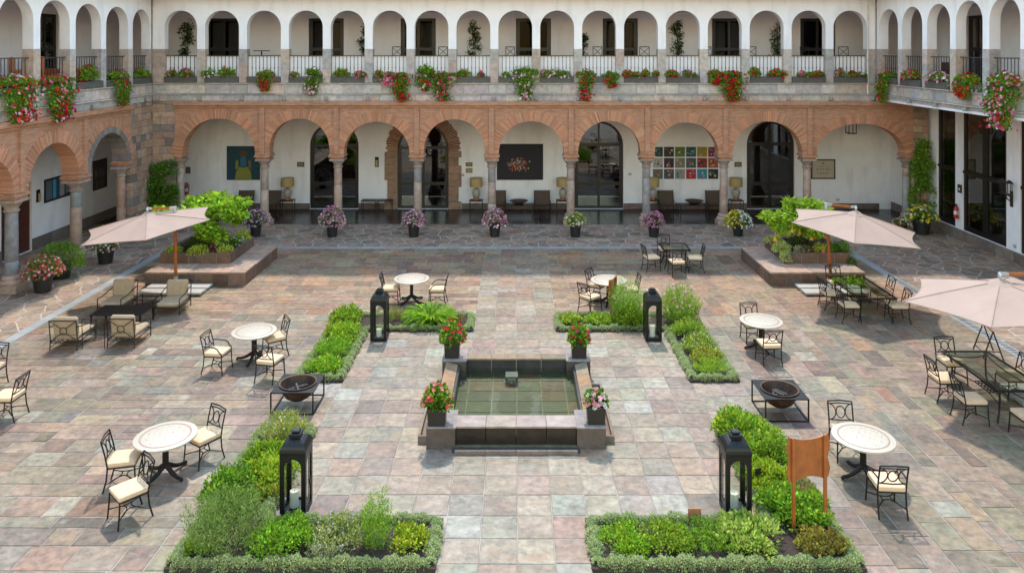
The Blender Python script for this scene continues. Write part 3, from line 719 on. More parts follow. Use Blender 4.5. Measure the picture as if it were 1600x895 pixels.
MB().box(10, 34, .4, 6.5, 5.40, 5.44).build('arcade_ceiling', M['white'], LW); MB().box(5, 41, 6.2, 6.4, 0, 10.3).build('rear_wall', M['interior'], LW)
roof(LW, 6, 33.4, 6.4)

# ---- right wing (local x = -Y)
RW = thing('glazed_wing', 'right wing with tall dark glazed bays below an overhanging white arched gallery', 'building', (16.15, 0, 0), R(-90))
rups = [(-33.2, -31.62), (-31.28, -29.72), (-29.37, -27.81), (-27.45, -25.87), (-25.5, -23.93), (-23.57, -22.0), (-21.65, -20.1), (-19.75, -18.2)]
upper(RW, -33.49, -12.5, rups, False, 2.9, [(-31.6, -30.4, 6.6, 9.4), (-25.6, -25.0, 7.4, 9.3)], lower=False, bx=(-36.49, -12.5), fx=(-33.97, -12.5))
door(RW, -31.0, 1.18, 6.605, 9.39, 2.9, rail_z=1.3)
d = MB().prism([(-25.59, 7.41), (-25.01, 7.41), (-25.01, 9.29), (-25.59, 9.29)], [[(-25.5, 7.5), (-25.1, 7.5), (-25.1, 9.2), (-25.5, 9.2)]], 2.95, 3.05).build('window', M['darkwood'], RW); MB().box(-25.5, -25.1, 3.0, 3.01, 7.5, 9.2).build('pane', M['dglass'], d)
for k in range(7): spot(RW, -32.4+1.92*k, 5.88)
MB().box(-33.49, -12.5, -.02, 3.0, 5.70, 5.795).build('overhang_soffit', M['white'], RW)
# glazed bays at local y 2.55
bays = [(-33.17, -31.82), (-31.3, -28.5), (-27.72, -24.9), (-24.1, -21.3), (-20.5, -17.7)]
MB().prism([(-37.3, .4), (-12.5, .4), (-12.5, 5.7), (-37.3, 5.7)], [[(a, .42), (b, .42), (b, 5.5), (a, 5.5)] for a, b in bays] + [[(-36.2, .42), (-35.0, .42), (-35.0, 3.0), (-36.2, 3.0)]], 2.55, 2.85).build('bay_wall', M['white'], RW)
blocks(RW, 'skirting_stone', -33.6, -12.5, .004, .398, 2.50, 2.85, 1.0, .394, [(.22,.17,.145), (.19,.15,.13), (.25,.19,.16)], ch=.008)
blocks(RW, 'skirting_stone', -37.2, -33.6, .004, .398, 2.50, 2.85, 1.0, .394, [(.22,.17,.145), (.19,.15,.13)], ch=.008)
for a, b in bays:
    n = 1 if b-a < 1.5 else 2; wd = (b-a)/n; hs = []
    for i in range(n):
        for z0, z1 in ((.62, 2.75), (2.95, 5.35)): hs.append([(a+wd*i+.14, z0), (a+wd*(i+1)-.14, z0), (a+wd*(i+1)-.14, z1), (a+wd*i+.14, z1)])
    f = MB().prism([(a+.005, .425), (b-.005, .425), (b-.005, 5.495), (a+.005, 5.495)], hs, 2.60, 2.72).build('window_bay', M['darkwood'], RW)
    for h in hs: MB().prism(h, [], 2.65, 2.662).build('pane', M['dglass'], f)
    MB().cbox(a+.01, b-.01, 2.54, 2.598, 2.80, 2.92, .02).build('transom_rail', M['bronze'], f)
d = MB().prism([(-36.19, .425), (-35.01, .425), (-35.01, 2.99), (-36.19, 2.99)], [[(-36.05, .6), (-35.15, .6), (-35.15, 1.5), (-36.05, 1.5)], [(-36.05, 1.65), (-35.15, 1.65), (-35.15, 2.85), (-36.05, 2.85)]], 2.58, 2.68).build('door', M['darkwood'], RW)
for z0, z1 in ((.6, 1.5), (1.65, 2.85)): MB().box(-36.05, -35.15, 2.62, 2.63, z0, z1).build('pane', M['dglass'], d)
MB().box(-41, -5, 6.6, 6.8, 0, 10.3).build('rear_wall', M['interior'], RW); MB().box(-33.5, -12.5, 2.9, 6.6, 5.5, 5.6).build('room_ceiling', M['interior'], RW)
roof(RW, -33.4, -6, 6.6)

# ------------------------------------------------------------------ fountain
FT = thing('fountain_pool', 'square raised slate fountain pool with shallow green water at the courtyard centre', 'fountain')
SL = [(.13,.095,.075), (.16,.105,.075), (.115,.09,.08), (.19,.12,.075), (.14,.115,.095)]; SO = [(.30,.165,.085), (.25,.16,.095), (.33,.18,.09), (.24,.18,.12)]
ST = [(.33,.25,.215), (.30,.245,.22), (.35,.27,.215), (.29,.225,.205)]
def st(x0, x1, y0, y1, z0, z1, c, name='slate_block', m='stone', b=.008): return MB().cbox(x0, x1, y0, y1, z0, z1, b).build(name, M[m], FT, color=jit(c, .1))
MB().box(-1.66, 1.62, 14.95, 18.6, -.04, .05).build('pool_bed', M['slatewet'], FT, color=(.17,.165,.10))
for i in range(6):                                    # tiles under water
    for j in range(6):
        x0 = -1.70+.565*i; y0 = 15.3+.51*j
        c = random.choice([(.060,.064,.030), (.046,.060,.028), (.095,.058,.030), (.068,.062,.036), (.054,.057,.033)])
        MB().box(x0+.012, x0+.553, y0+.012, y0+.498, .045, .058).build('pool_tile', M['pooltile'], FT, color=jit(c, .15))
MB().add([(-1.45,15.38,.2), (1.41,15.38,.2), (1.41,18.3,.2), (-1.45,18.3,.2)], [(0,1,2,3)]).build('water', M['water'], FT)
for i in range(4):
    x0 = -1.24+.61*i
    st(x0+.003, x0+.607, 15.0, 15.06, .05, .40, random.choice([(.035,.023,.017), (.03,.02,.016)]), 'wet_facing', 'slatewet')
    st(x0+.002, x0+.608, 14.95, 15.42, .40, .442, random.choice(ST), 'coping_slab'); st(x0+.002, x0+.608, 18.22, 18.52, .40, .442, random.choice([(.20,.15,.10), (.24,.16,.10)]), 'coping_slab')
    st(x0+.003, x0+.607, 18.26, 18.32, .05, .40, (.05,.045,.04), 'wet_facing', 'slatewet'); st(x0+.003, x0+.607, 15.33, 15.38, .05, .40, (.05,.045,.04), 'wet_facing', 'slatewet')
    st(x0+.002, x0+.608, 14.70, 14.76, .0, .085, random.choice([(.17,.13,.11), (.20,.15,.125)]), 'channel_kerb')
st(-1.30, 1.26, 14.76, 15.0, .0, .02, (.07,.06,.055), 'channel_floor', 'stone')
for s in (-1, 1):
    c0 = -.02
    X = lambda a, b: (c0+min(s*a, s*b), c0+max(s*a, s*b))
    for j in range(4):
        x0, x1 = X(1.42, 1.70); y0 = 15.66+.61*j
        o = MB(); z_in, z_out = .30, .42
        a, b = (x0, x1) if s > 0 else (x1, x0)
        o.add([(a, y0+.003, .05), (b, y0+.003, .05), (b, y0+.607, .05), (a, y0+.607, .05), (a, y0+.003, z_in+.05), (b, y0+.003, z_out), (b, y0+.607, z_out), (a, y0+.607, z_in+.05)], [(0,3,2,1), (4,5,6,7), (0,1,5,4), (1,2,6,5), (2,3,7,6), (3,0,4,7)])
        o.build('sloping_slab', M['stone'], FT, color=jit(random.choice(SO), .1))
    x0, x1 = X(1.36, 1.42); st(x0, x1, 15.5, 18.2, .05, .33, (.05,.045,.04), 'wet_facing', 'slatewet')
    for y0, y1 in ((14.92, 15.64), (18.12, 18.76)):
        x0, x1 = X(1.22, 1.80); st(x0, x1, y0, y1, 0, .405, random.choice([(.085,.065,.055), (.11,.08,.065)]), 'corner_pier'); st(x0-.012, x1+.012, y0-.012, y1+.012, .407, .442, random.choice([(.30,.245,.215), (.26,.22,.20)]), 'pier_cap')
    x0, x1 = X(1.71, 1.95); st(x0, x1, 15.2, 17.5, 0, .06, (.22,.14,.09), 'tray_floor')
    x0, x1 = X(1.95, 2.0); st(x0, x1, 15.2, 17.5, 0, .15, (.22,.16,.12), 'tray_rim'); x0, x1 = X(1.71, 2.0); st(x0, x1, 15.14, 15.2, 0, .15, (.22,.17,.13), 'tray_rim'); st(x0, x1, 17.5, 17.55, 0, .15, (.22,.17,.13), 'tray_rim')
st(-.28, .02, 17.66, 17.96, .09, .245, (.085,.085,.06), 'spout_block'); st(-.23, -.03, 17.60, 17.655, .10, .205, (.06,.06,.045), 'spout_lip')
def box_planter(x, y, label, fol, flw, h=.36, spread=.32, tall=.5, nf=36, z=.442):
    spread *= .9; tall *= .88
    t = thing('box_planter', label, 'planter', (x, y, z), group='square planters on the fountain corners')
    m = MB(); k = .185
    m.add([(-k*.92,-k*.92,0),(k*.92,-k*.92,0),(k*.92,k*.92,0),(-k*.92,k*.92,0),(-k,-k,h),(k,-k,h),(k,k,h),(-k,k,h),(-k+.02,-k+.02,h),(k-.02,-k+.02,h),(k-.02,k-.02,h),(-k+.02,k-.02,h),(-k+.02,-k+.02,h-.05),(k-.02,-k+.02,h-.05),(k-.02,k-.02,h-.05),(-k+.02,k-.02,h-.05)],
          [(3,2,1,0)]+[(i,(i+1)%4,4+(i+1)%4,4+i) for i in range(4)]+[(4+i,4+(i+1)%4,8+(i+1)%4,8+i) for i in range(4)]+[(8+i,8+(i+1)%4,12+(i+1)%4,12+i) for i in range(4)])
    m.build('box', M['planter'], t); MB().box(-k+.022, k-.022, -k+.022, k-.022, h-.07, h-.04).build('soil', M['soil'], t)
    foliage_dome('foliage', 750, spread, spread, tall, fol, .075, .75, LIME, .25, t, (0, 0, h-.04), lob=8, shell=.2)
    dome_flowers('flowers', nf, spread, spread, tall, .085, flw, t, (0, 0, h-.03), .12)
    return t
box_planter(-1.60, 18.4, 'dark square planter with crimson roses on the back left fountain pier', GREEN, [(.6,.02,.07), (.55,.01,.03)], tall=.62, spread=.36, nf=34)
box_planter(1.52, 18.4, 'dark square planter with magenta flowers on the back right fountain pier', GREEN, [(.66,.03,.16), (.6,.02,.05)], tall=.5, spread=.3, nf=26)
box_planter(-1.62, 15.12, 'dark square planter with coral pink geraniums on the front left fountain pier', GREEN, [(.72,.10,.10), (.7,.06,.16), (.75,.25,.22)], tall=.5, spread=.34, nf=44)
box_planter(1.60, 15.18, 'dark square planter with pale pink and white flowers on the front right pier', (.09,.15,.03), [(.78,.30,.36), (.8,.6,.6), (.82,.8,.76)], tall=.34, spread=.27, nf=60)

# ------------------------------------------------------------------ herb beds
def bed(name, label, X0, X1, Y0, Y1, arm, vert, hl):
    """L-shaped bed: vertical bar on the outer side plus horizontal arm"""
    b = tag(MB().build(name), label, 'garden bed', 'L-shaped herb beds')
    return b
def soil_poly(label, poly):
    o = MB().slab(poly, -.02, .07, .03).build('garden_bed', M['soil']); return tag(o, label, 'garden bed', 'L-shaped herb beds')
def hedge(label, path, hw=.09, h=.11, dens=1500):
    """low clipped silver edging that follows a closed path"""
    P = []; D = []
    n = len(path)
    for i in range(n):
        a = np.array(path[i]); b = np.array(path[(i+1) % n]); L_ = np.linalg.norm(b-a); k = int(dens*L_)
        t = rng.random(k); ang = rng.random(k)*PI; rr = (.75+.3*rng.random(k))
        base = a[None]+(b-a)[None]*t[:, None]; dirn = (b-a)/L_; nrm = np.array([-dirn[1], dirn[0]])
        lump = 1+.2*np.sin(t*L_*7+i)+.2*np.sin(t*L_*17+2*i)+.14*np.sin(t*L_*41+i)+.1*rng.normal(size=k)
        off = np.cos(ang)*hw*rr*lump; z = np.sin(ang)*h*rr*lump
        P.append(np.column_stack([base+nrm[None]*off[:, None], z+.03])); D.append(np.column_stack([nrm[None]*np.cos(ang)[:, None], np.sin(ang)+.3])+rng.normal(size=(k, 3))*.55)
    P = np.concatenate(P); D = np.concatenate(D); n = len(P)
    o = leaves('edging_hedge', P, D, .030*(.6+.8*rng.random(n)), .6, leafcols(n, (.27,.335,.20), .16, (.35,.40,.28), .35), M['leaf'])
    return tag(o, label, 'hedge', 'silver edging hedges of the herb beds')
def Lpoly(sx, x0, x1, xi, y0, y1, yb, yt, ins=0):
    """outer |x| x1, inner |x| x0; arm reaches to xi; bar y0..y1; arm between yb..yt"""
    p = [(x1, y0), (x1, y1), (x0, y1), (x0, yt), (xi, yt), (xi, yb)] if yb <= y0 else [(x1, y0), (x1, y1), (xi, y1), (xi, yb), (x0, yb), (x0, y0)]
    p = [(sx*a, b) for a, b in p]
    return p
def inset(p, d):
    n = len(p); ar = sum(p[i][0]*p[(i+1)%n][1]-p[(i+1)%n][0]*p[i][1] for i in range(n)); s = 1 if ar > 0 else -1; out = []
    for i in range(n):
        a, b, c = np.array(p[i-1]), np.array(p[i]), np.array(p[(i+1)%n]); u = (b-a)/np.linalg.norm(b-a); v = (c-b)/np.linalg.norm(c-b)
        n1 = s*np.array([-u[1], u[0]]); n2 = s*np.array([-v[1], v[0]]); out.append(tuple(b+(n1+n2)*d/(1+n1@n2)))
    return out
LB = {'bl': Lpoly(-1, 4.2, 5.4, 1.25, 17.9, 22.35, 21.1, 22.35), 'br': Lpoly(1, 4.15, 5.35, 1.1, 17.9, 22.35, 21.1, 22.35),
      'fl': Lpoly(-1, 4.2, 5.4, 1.25, 11.4, 15.7, 11.4, 12.65), 'fr': Lpoly(1, 4.15, 5.35, 1.15, 11.4, 15.8, 11.4, 12.65)}
WHICH = {'bl': 'back left', 'br': 'back right', 'fl': 'front left', 'fr': 'front right'}
for k, p in LB.items():
    m = MB(); n = len(p); 
    tri = tessellate_polygon([[Vector((x, y, 0)) for x, y in p]])
    vsb = [(x, y, -.02) for x, y in p] + [(x, y, .06) for x, y in p]
    m.add(vsb, [tuple(n+i for i in t) if (p[t[1]][0]-p[t[0]][0])*(p[t[2]][1]-p[t[0]][1])-(p[t[1]][1]-p[t[0]][1])*(p[t[2]][0]-p[t[0]][0]) > 0 else tuple(n+i for i in (t[0], t[2], t[1])) for t in tri] + [(i, (i+1) % n, n+(i+1) % n, n+i) for i in range(n)])
    tag(m.build('garden_bed', M['soil']), f'L-shaped bed of bare soil under the {WHICH[k]} herbs', 'garden bed', 'L-shaped herb beds')
    hedge(f'low silver green edging hedge round the {WHICH[k]} herb bed', inset(p, .095), dens=4200 if k[0] == 'f' else 2600)
def herb(label, x, y, rx, ry, h, base, n, size, asp=.5, alt=None, frac=.3, kind='dome', name='herb_clump', fl=None, z=.06, up=.35, lob=9, group='herb clumps in the beds', shell=.35):
    if kind == 'dome':
        o = foliage_dome(name, int(n*1.15), rx*.98, ry*.98, h*.88, base, size*.95, asp, alt, frac, None, (x, y, z), up, lob, shell=shell, subs=int(16+60*rx*ry*2))
    elif kind == 'spike':                               # upright stems with narrow leaves all the way up
        ns = max(6, n//28); rx_ = np.sqrt(rng.random(ns)); an = rng.random(ns)*2*PI
        bx, by = rx_*np.cos(an)*rx*.75, rx_*np.sin(an)*ry*.75; hh = h*(.55+.45*rng.random(ns))*(1-.35*rx_**2)
        lean = np.column_stack([bx*.45+rng.normal(size=ns)*.04, by*.45+rng.normal(size=ns)*.04, hh])
        k = n//ns; t = rng.random((ns, k))**.8; P = np.column_stack([bx, by, np.zeros(ns)])[:, None]+lean[:, None]*t[:, :, None]
        sd = rng.normal(size=(ns, k, 3)); sd[:, :, 2] = 0; P = P.reshape(-1, 3)+sd.reshape(-1, 3)*.012
        D = (sd+np.array([0, 0, 1.3])).reshape(-1, 3)+rng.normal(size=(ns*k, 3))*.25; nn = len(P)
        o = leaves(name, P, D, size*(.6+.7*rng.random(nn)), asp, leafcols(nn, base, .28, alt, frac), M['leaf'], None, (x, y, z))
    elif kind == 'strap':                               # arching strap leaves
        an = rng.random(n)*2*PI; P = np.column_stack([np.cos(an)*.06, np.sin(an)*.06, np.zeros(n)]); PP, DD, SS, CC = [], [], [], []
        el = .35+.9*rng.random(n); cc = leafcols(n, base, .22, alt, frac); cur = P.copy(); seg = size/4
        for q in range(4):
            e = el-q*.38; D = np.column_stack([np.cos(an)*np.cos(e), np.sin(an)*np.cos(e), np.sin(e)])
            PP.append(cur.copy()); DD.append(D); SS.append(np.full(n, seg*1.7)); CC.append(cc); cur = cur+D*seg*np.array([[rx/.4, ry/.4, h/.4]])
        o = leaves(name, np.concatenate(PP), np.concatenate(DD), np.concatenate(SS), asp, np.concatenate(CC), M['leaf'], None, (x, y, z))
    tag(o, label, 'plant', group)
    if fl:
        nf, sz, cols_ = fl
        dome_flowers('flowers', nf, rx, ry, h, sz, cols_, o, (0, 0, .01), .15)
    return o
YG = (.29,.34,.035); MID = (.12,.20,.025); DK = (.055,.115,.02); FRESH = (.20,.30,.03); SAGE = (.16,.21,.10)
# front left bed
herb('tall feathery fennel plume rising near the right end of the front left bed', -2.25, 11.95, .26, .26, 1.0, (.10,.22,.03), 2600, .07, .16, FRESH, .4, 'spike')
herb('yellow green oregano mound at the right end of the front left bed', -1.72, 11.95, .27, .40, .34, YG, 1500, .05, .65, MID, .35)
herb('variegated grey thyme bush beside the feathery fennel, front left bed', -2.85, 12.0, .42, .42, .55, (.17,.23,.07), 2200, .05, .5, (.33,.33,.22), .3, fl=(40, .03, [(.45,.36,.5)]))
herb('bright parsley mound in the middle of the front left bed arm', -3.75, 11.95, .48, .45, .5, (.15,.29,.03), 2600, .06, .55, MID, .3)
herb('large upright rosemary bush at the corner of the front left bed', -4.65, 12.0, .68, .55, .95, (.115,.185,.055), 6500, .075, .15, (.18,.24,.09), .3, 'spike', 'rosemary_bush')
herb('rounded dark green leafy shrub on the outer side of the front left bed', -5.0, 13.05, .45, .55, .75, (.085,.19,.025), 3600, .075, .6, FRESH, .25, lob=14, name='leafy_shrub')
herb('bright green celery clump behind the rosemary in the front left bed', -4.6, 13.75, .52, .45, .5, FRESH, 2600, .065, .6, YG, .3)
herb('golden sage mound next to the front left lantern', -4.42, 13.3, .3, .3, .3, (.26,.29,.05), 900, .06, .5, MID, .3)
herb('fresh green salad leaves towards the far end of the front left bed', -4.75, 14.5, .46, .40, .34, FRESH, 1800, .075, .5, MID, .4)
herb('dry chives with pale seed heads at the far end of the front left bed', -4.75, 15.2, .42, .36, .55, (.20,.26,.05), 1800, .13, .09, (.40,.36,.18), .25, 'spike', fl=(26, .05, [(.5,.45,.38)]))
herb('small green seedling patch at the near corner of the front left bed', -5.1, 11.85, .22, .22, .2, FRESH, 500, .05, .6)
herb('grey lavender tuft in front of the thyme, front left bed', -3.0, 11.62, .3, .14, .28, SAGE, 800, .05, .25, (.3,.28,.3), .3, 'spike')
# front right bed
herb('low bright green herb carpet at the left end of the front right bed', 1.75, 12.0, .45, .42, .30, (.13,.27,.025), 2400, .045, .6, YG, .25)
herb('yellow flecked mint patch beside the bright herb carpet, front right bed', 2.4, 12.0, .42, .42, .32, (.22,.30,.04), 2200, .05, .6, MID, .4)
herb('fine dark thyme mat in the middle of the front right bed arm', 3.05, 12.0, .42, .42, .32, (.10,.20,.025), 2800, .05, .3, FRESH, .3, 'spike')
herb('broad leaved yellow green sage in front of the right lantern', 3.75, 12.05, .48, .45, .42, (.22,.31,.07), 2200, .085, .5, (.30,.36,.12), .3)
herb('lush mint mound under the wooden board, front right bed', 4.75, 12.75, .55, .50, .55, (.12,.25,.03), 3600, .07, .65, FRESH, .35, lob=12)
herb('straggly golden herb patch at the near corner of the front right bed', 4.85, 11.9, .42, .38, .28, (.25,.24,.05), 1400, .055, .6, (.20,.12,.05), .3)
herb('bright lemon balm clump beside the front right lantern', 4.55, 13.6, .42, .45, .50, FRESH, 2400, .07, .65, YG, .35)
herb('bushy bay shrub at the far end of the front right bed', 4.55, 15.25, .50, .45, .85, (.12,.25,.03), 3200, .075, .55, YG, .35, lob=12, name='leafy_shrub')
herb('loose leggy green shrub behind the wooden board, front right bed', 4.85, 14.55, .48, .48, .80, (.14,.26,.035), 2600, .075, .5, YG, .3, lob=12, name='leafy_shrub', shell=.2)
herb('low green cover between the two shrubs of the front right bed', 4.5, 14.1, .35, .3, .4, FRESH, 1300, .065, .6)
herb('brownish dried herb tuft by the right edge of the front right bed', 5.15, 13.35, .2, .25, .35, (.20,.15,.07), 600, .05, .4, kind='spike')
# back left bed
herb('strappy bright green day lily clump in the back left bed arm', -2.55, 21.7, .55, .42, .50, (.14,.29,.025), 260, .62, .17, FRESH, .4, 'strap')
herb('reddish low herb by the right end of the back left bed', -1.7, 21.75, .25, .3, .16, (.13,.15,.05), 500, .05, .6, (.22,.08,.05), .3)
herb('brown grassy tuft behind the back left lantern', -3.65, 21.9, .36, .28, .42, (.22,.19,.06), 900, .09, .12, MID, .4, 'spike')
herb('yellow green leafy clump at the far corner of the back left bed', -4.9, 21.7, .48, .50, .55, (.20,.31,.035), 2000, .085, .5, MID, .35)
herb('dense parsley mound in the middle of the back left bed', -4.8, 20.5, .46, .55, .5, (.15,.29,.03), 2400, .07, .5, YG, .35)
herb('fine green herb mound towards the near end of the back left bed', -4.8, 19.5, .46, .5, .45, (.12,.26,.03), 2400, .065, .4, FRESH, .4)
herb('bright green basil patch at the near end of the back left bed', -4.75, 18.5, .42, .42, .36, (.14,.29,.03), 1900, .07, .55, YG, .3)
herb('orange flecked herb on the outer edge of the back left bed', -5.15, 20.9, .2, .35, .4, (.24,.24,.05), 600, .06, .3, kind='spike', fl=(16, .05, [(.6,.3,.03)]))
# back right bed
herb('yellow lettuce row at the left end of the back right bed', 1.55, 21.7, .3, .35, .25, (.24,.31,.05), 800, .08, .7, MID, .3)
herb('green lettuce row beside the small wooden board, back right bed', 2.4, 21.7, .42, .35, .26, (.22,.32,.04), 1100, .08, .7, MID, .3)
herb('tall airy dill clump left of the back right lantern', 3.2, 21.75, .50, .42, 1.45, (.15,.29,.05), 6500, .10, .09, (.24,.33,.08), .35, 'spike', 'dill_clump')
herb('fern like green mound at the foot of the dill, back right bed', 3.3, 21.6, .50, .40, .85, FRESH, 2800, .10, .3, MID, .3)
herb('tall snapdragons with pink flowers right of the back right lantern', 4.75, 21.7, .55, .50, 1.2, (.13,.24,.04), 4200, .085, .25, FRESH, .4, 'spike', fl=(26, .07, [(.6,.08,.12), (.7,.3,.34)]))
herb('green sage clump in the middle of the back right bed', 4.75, 20.7, .46, .45, .55, (.15,.25,.05), 2000, .075, .4, YG, .3)
herb('white flowering oregano mound towards the near half of the back right bed', 4.75, 19.8, .45, .42, .42, (.23,.28,.06), 1800, .07, .5, MID, .35, fl=(90, .03, [(.7,.68,.5)]))
herb('yellow leaved patch on the near right side of the back right bed', 4.85, 19.1, .4, .35, .35, (.25,.30,.05), 1400, .06, .5, (.2,.14,.06), .2)
herb('fresh grassy herb at the near end of the back right bed', 4.75, 18.4, .42, .35, .28, (.17,.31,.035), 1800, .085, .12, YG, .3, 'spike')

# ------------------------------------------------------------------ lanterns with candles
def lantern(label):
    t = thing('floor_lantern', label, 'lantern', group='tall black candle lanterns'); a = .222; H = 1.05
    MB().cbox(-a, a, -a, a, 0, .07, .012).build('base', M['lantern'], t)
    for s in range(4):
        hole = [(-.145, .10), (.145, .10)] + arc(0, .84, .145, .145, 0, PI, 12)
        f = MB().prism([(-a, .07), (a, .07), (a, H), (-a, H)], [hole], -a+.001*s, -a+.03)
        f.xf(Matrix.Rotation(PI/2*s, 4, 'Z')); f = f.build('side_frame', M['lantern'], t)
        g = MB().prism(hole, [], -a+.014, -a+.018); g.xf(Matrix.Rotation(PI/2*s, 4, 'Z')); g.build('pane', M['glass'], f)
    m = MB(); v = []; prof = [(a, H), (a+.004, H+.045), (a-.003, H+.095), (a-.02, H+.14), (a-.052, H+.18), (.125, H+.212), (.09, H+.228), (.09, H+.255)]
    for r_, z in prof: v += [(-r_, -r_, z), (r_, -r_, z), (r_, r_, z), (-r_, r_, z)]
    m.add(v, [(i*4+k, i*4+(k+1) % 4, (i+1)*4+(k+1) % 4, (i+1)*4+k) for i in range(len(prof)-1) for k in range(4)] + [(0, 3, 2, 1), tuple(len(prof)*4-4+k for k in range(4))])
    m.build('roof', M['lantern'], t)
    MB().cbox(-.105, .105, -.105, .105, H+.255, H+.305, .015).cbox(-.07, .07, -.07, .07, H+.306, H+.345, .015).build('cap', M['lantern'], t)
    MB().tube([(0, .15*math.cos(q), H+.20+.15*math.sin(q)*.3) for q in [PI*i/10 for i in range(11)]], .007, 5).build('handle', M['lantern'], t)
    MB().box(a, a+.02, -.02, .02, .45, .55).build('latch', M['lantern'], t)
    return t
def candle(label, x, y, h=.26, r=.075):
    t = thing('pillar_candle', label, 'candle', (x, y, .072), group='pillar candles in the lanterns')
    MB().lathe([(r,0), (r,h), (r-.012,h+.008), (r-.03,h-.02), (.0,h-.03)], 18).build('wax', M['wax'], t, smooth=True); MB().tube([(0,0,h-.03), (.004,0,h+.02)], .004, 5).build('wick', M['slot'], t)
p = lantern('tall black candle lantern in the corner of the front left herb bed'); p.location = (-3.84, 12.97, 0); freeze(p)
for x, y, n in ((3.78, 12.93, 'front right herb bed'), (-3.80, 20.62, 'back left herb bed'), (3.74, 20.62, 'back right herb bed')): copy_tree(p, f'tall black candle lantern in the corner of the {n}', (x, y, 0))
for x, y, h, n in ((-3.87, 12.95, .27, 'front left'), (3.76, 12.92, .25, 'front right'), (-3.82, 20.62, .20, 'back left'), (3.74, 20.62, .30, 'back right')): candle(f'cream pillar candle inside the {n} lantern', x, y, h)
# ------------------------------------------------------------------ fire bowls
def firebowl(label, x, y):
    t = thing('fire_bowl', label, 'fire pit', (x, y, 0), group='fire bowls in square frames'); a = .475; H = .48; m = MB()
    hole = arc(0, 0, .39, .39, 0, 2*PI, 28)[:-1]
    f = MB().prism([(-a, -a), (a, -a), (a, a), (-a, a)], [hole], -.012, .012); f.xf(Matrix.Translation((0, 0, H)) @ Matrix.Rotation(-PI/2, 4, 'X')); f.build('top_plate', M['lantern'], t)
    k = .014
    for sx in (-1, 1):
        for sy in (-1, 1): MB().box(sx*(a-k)-k, sx*(a-k)+k, sy*(a-k)-k, sy*(a-k)+k, .025, H-.014).build('leg', M['lantern'], t)
    q = MB(); 
    for s in (-1, 1): q.box(-a, a, s*(a-k)-k, s*(a-k)+k, 0, .024).box(s*(a-k)-k, s*(a-k)+k, -a+2*k+.001, a-2*k-.001, 0, .024)
    q.build('base_frame', M['lantern'], t)
    pr = [(.0, H-.36), (.16, H-.34), (.28, H-.26), (.36, H-.13), (.395, H+.02), (.415, H+.028), (.415, H+.04), (.38, H+.035), (.345, H-.12), (.27, H-.24), (.15, H-.32), (0, H-.335)]
    MB().lathe(pr, 32).build('bowl', M['rust'], t, smooth=True)
    MB().lathe([(.27, H-.24), (.2, H-.225), (.1, H-.215), (0, H-.21)], 20).build('ash', M['ash'], t)
    lg = MB()
    for i in range(5): an = random.uniform(0, PI); c0 = Vector((random.uniform(-.08,.08), random.uniform(-.08,.08), H-.17+.03*i)); d_ = Vector((math.cos(an)*.14, math.sin(an)*.14, random.uniform(-.03,.03))); lg.tube([c0-d_, c0+d_], .025, 7)
    lg.build('charred_logs', M['ash'], t)
firebowl('black square framed fire bowl at the near end of the back left herbs', -4.93, 16.78); firebowl('black square framed fire bowl behind the front right table', 5.80, 16.48)

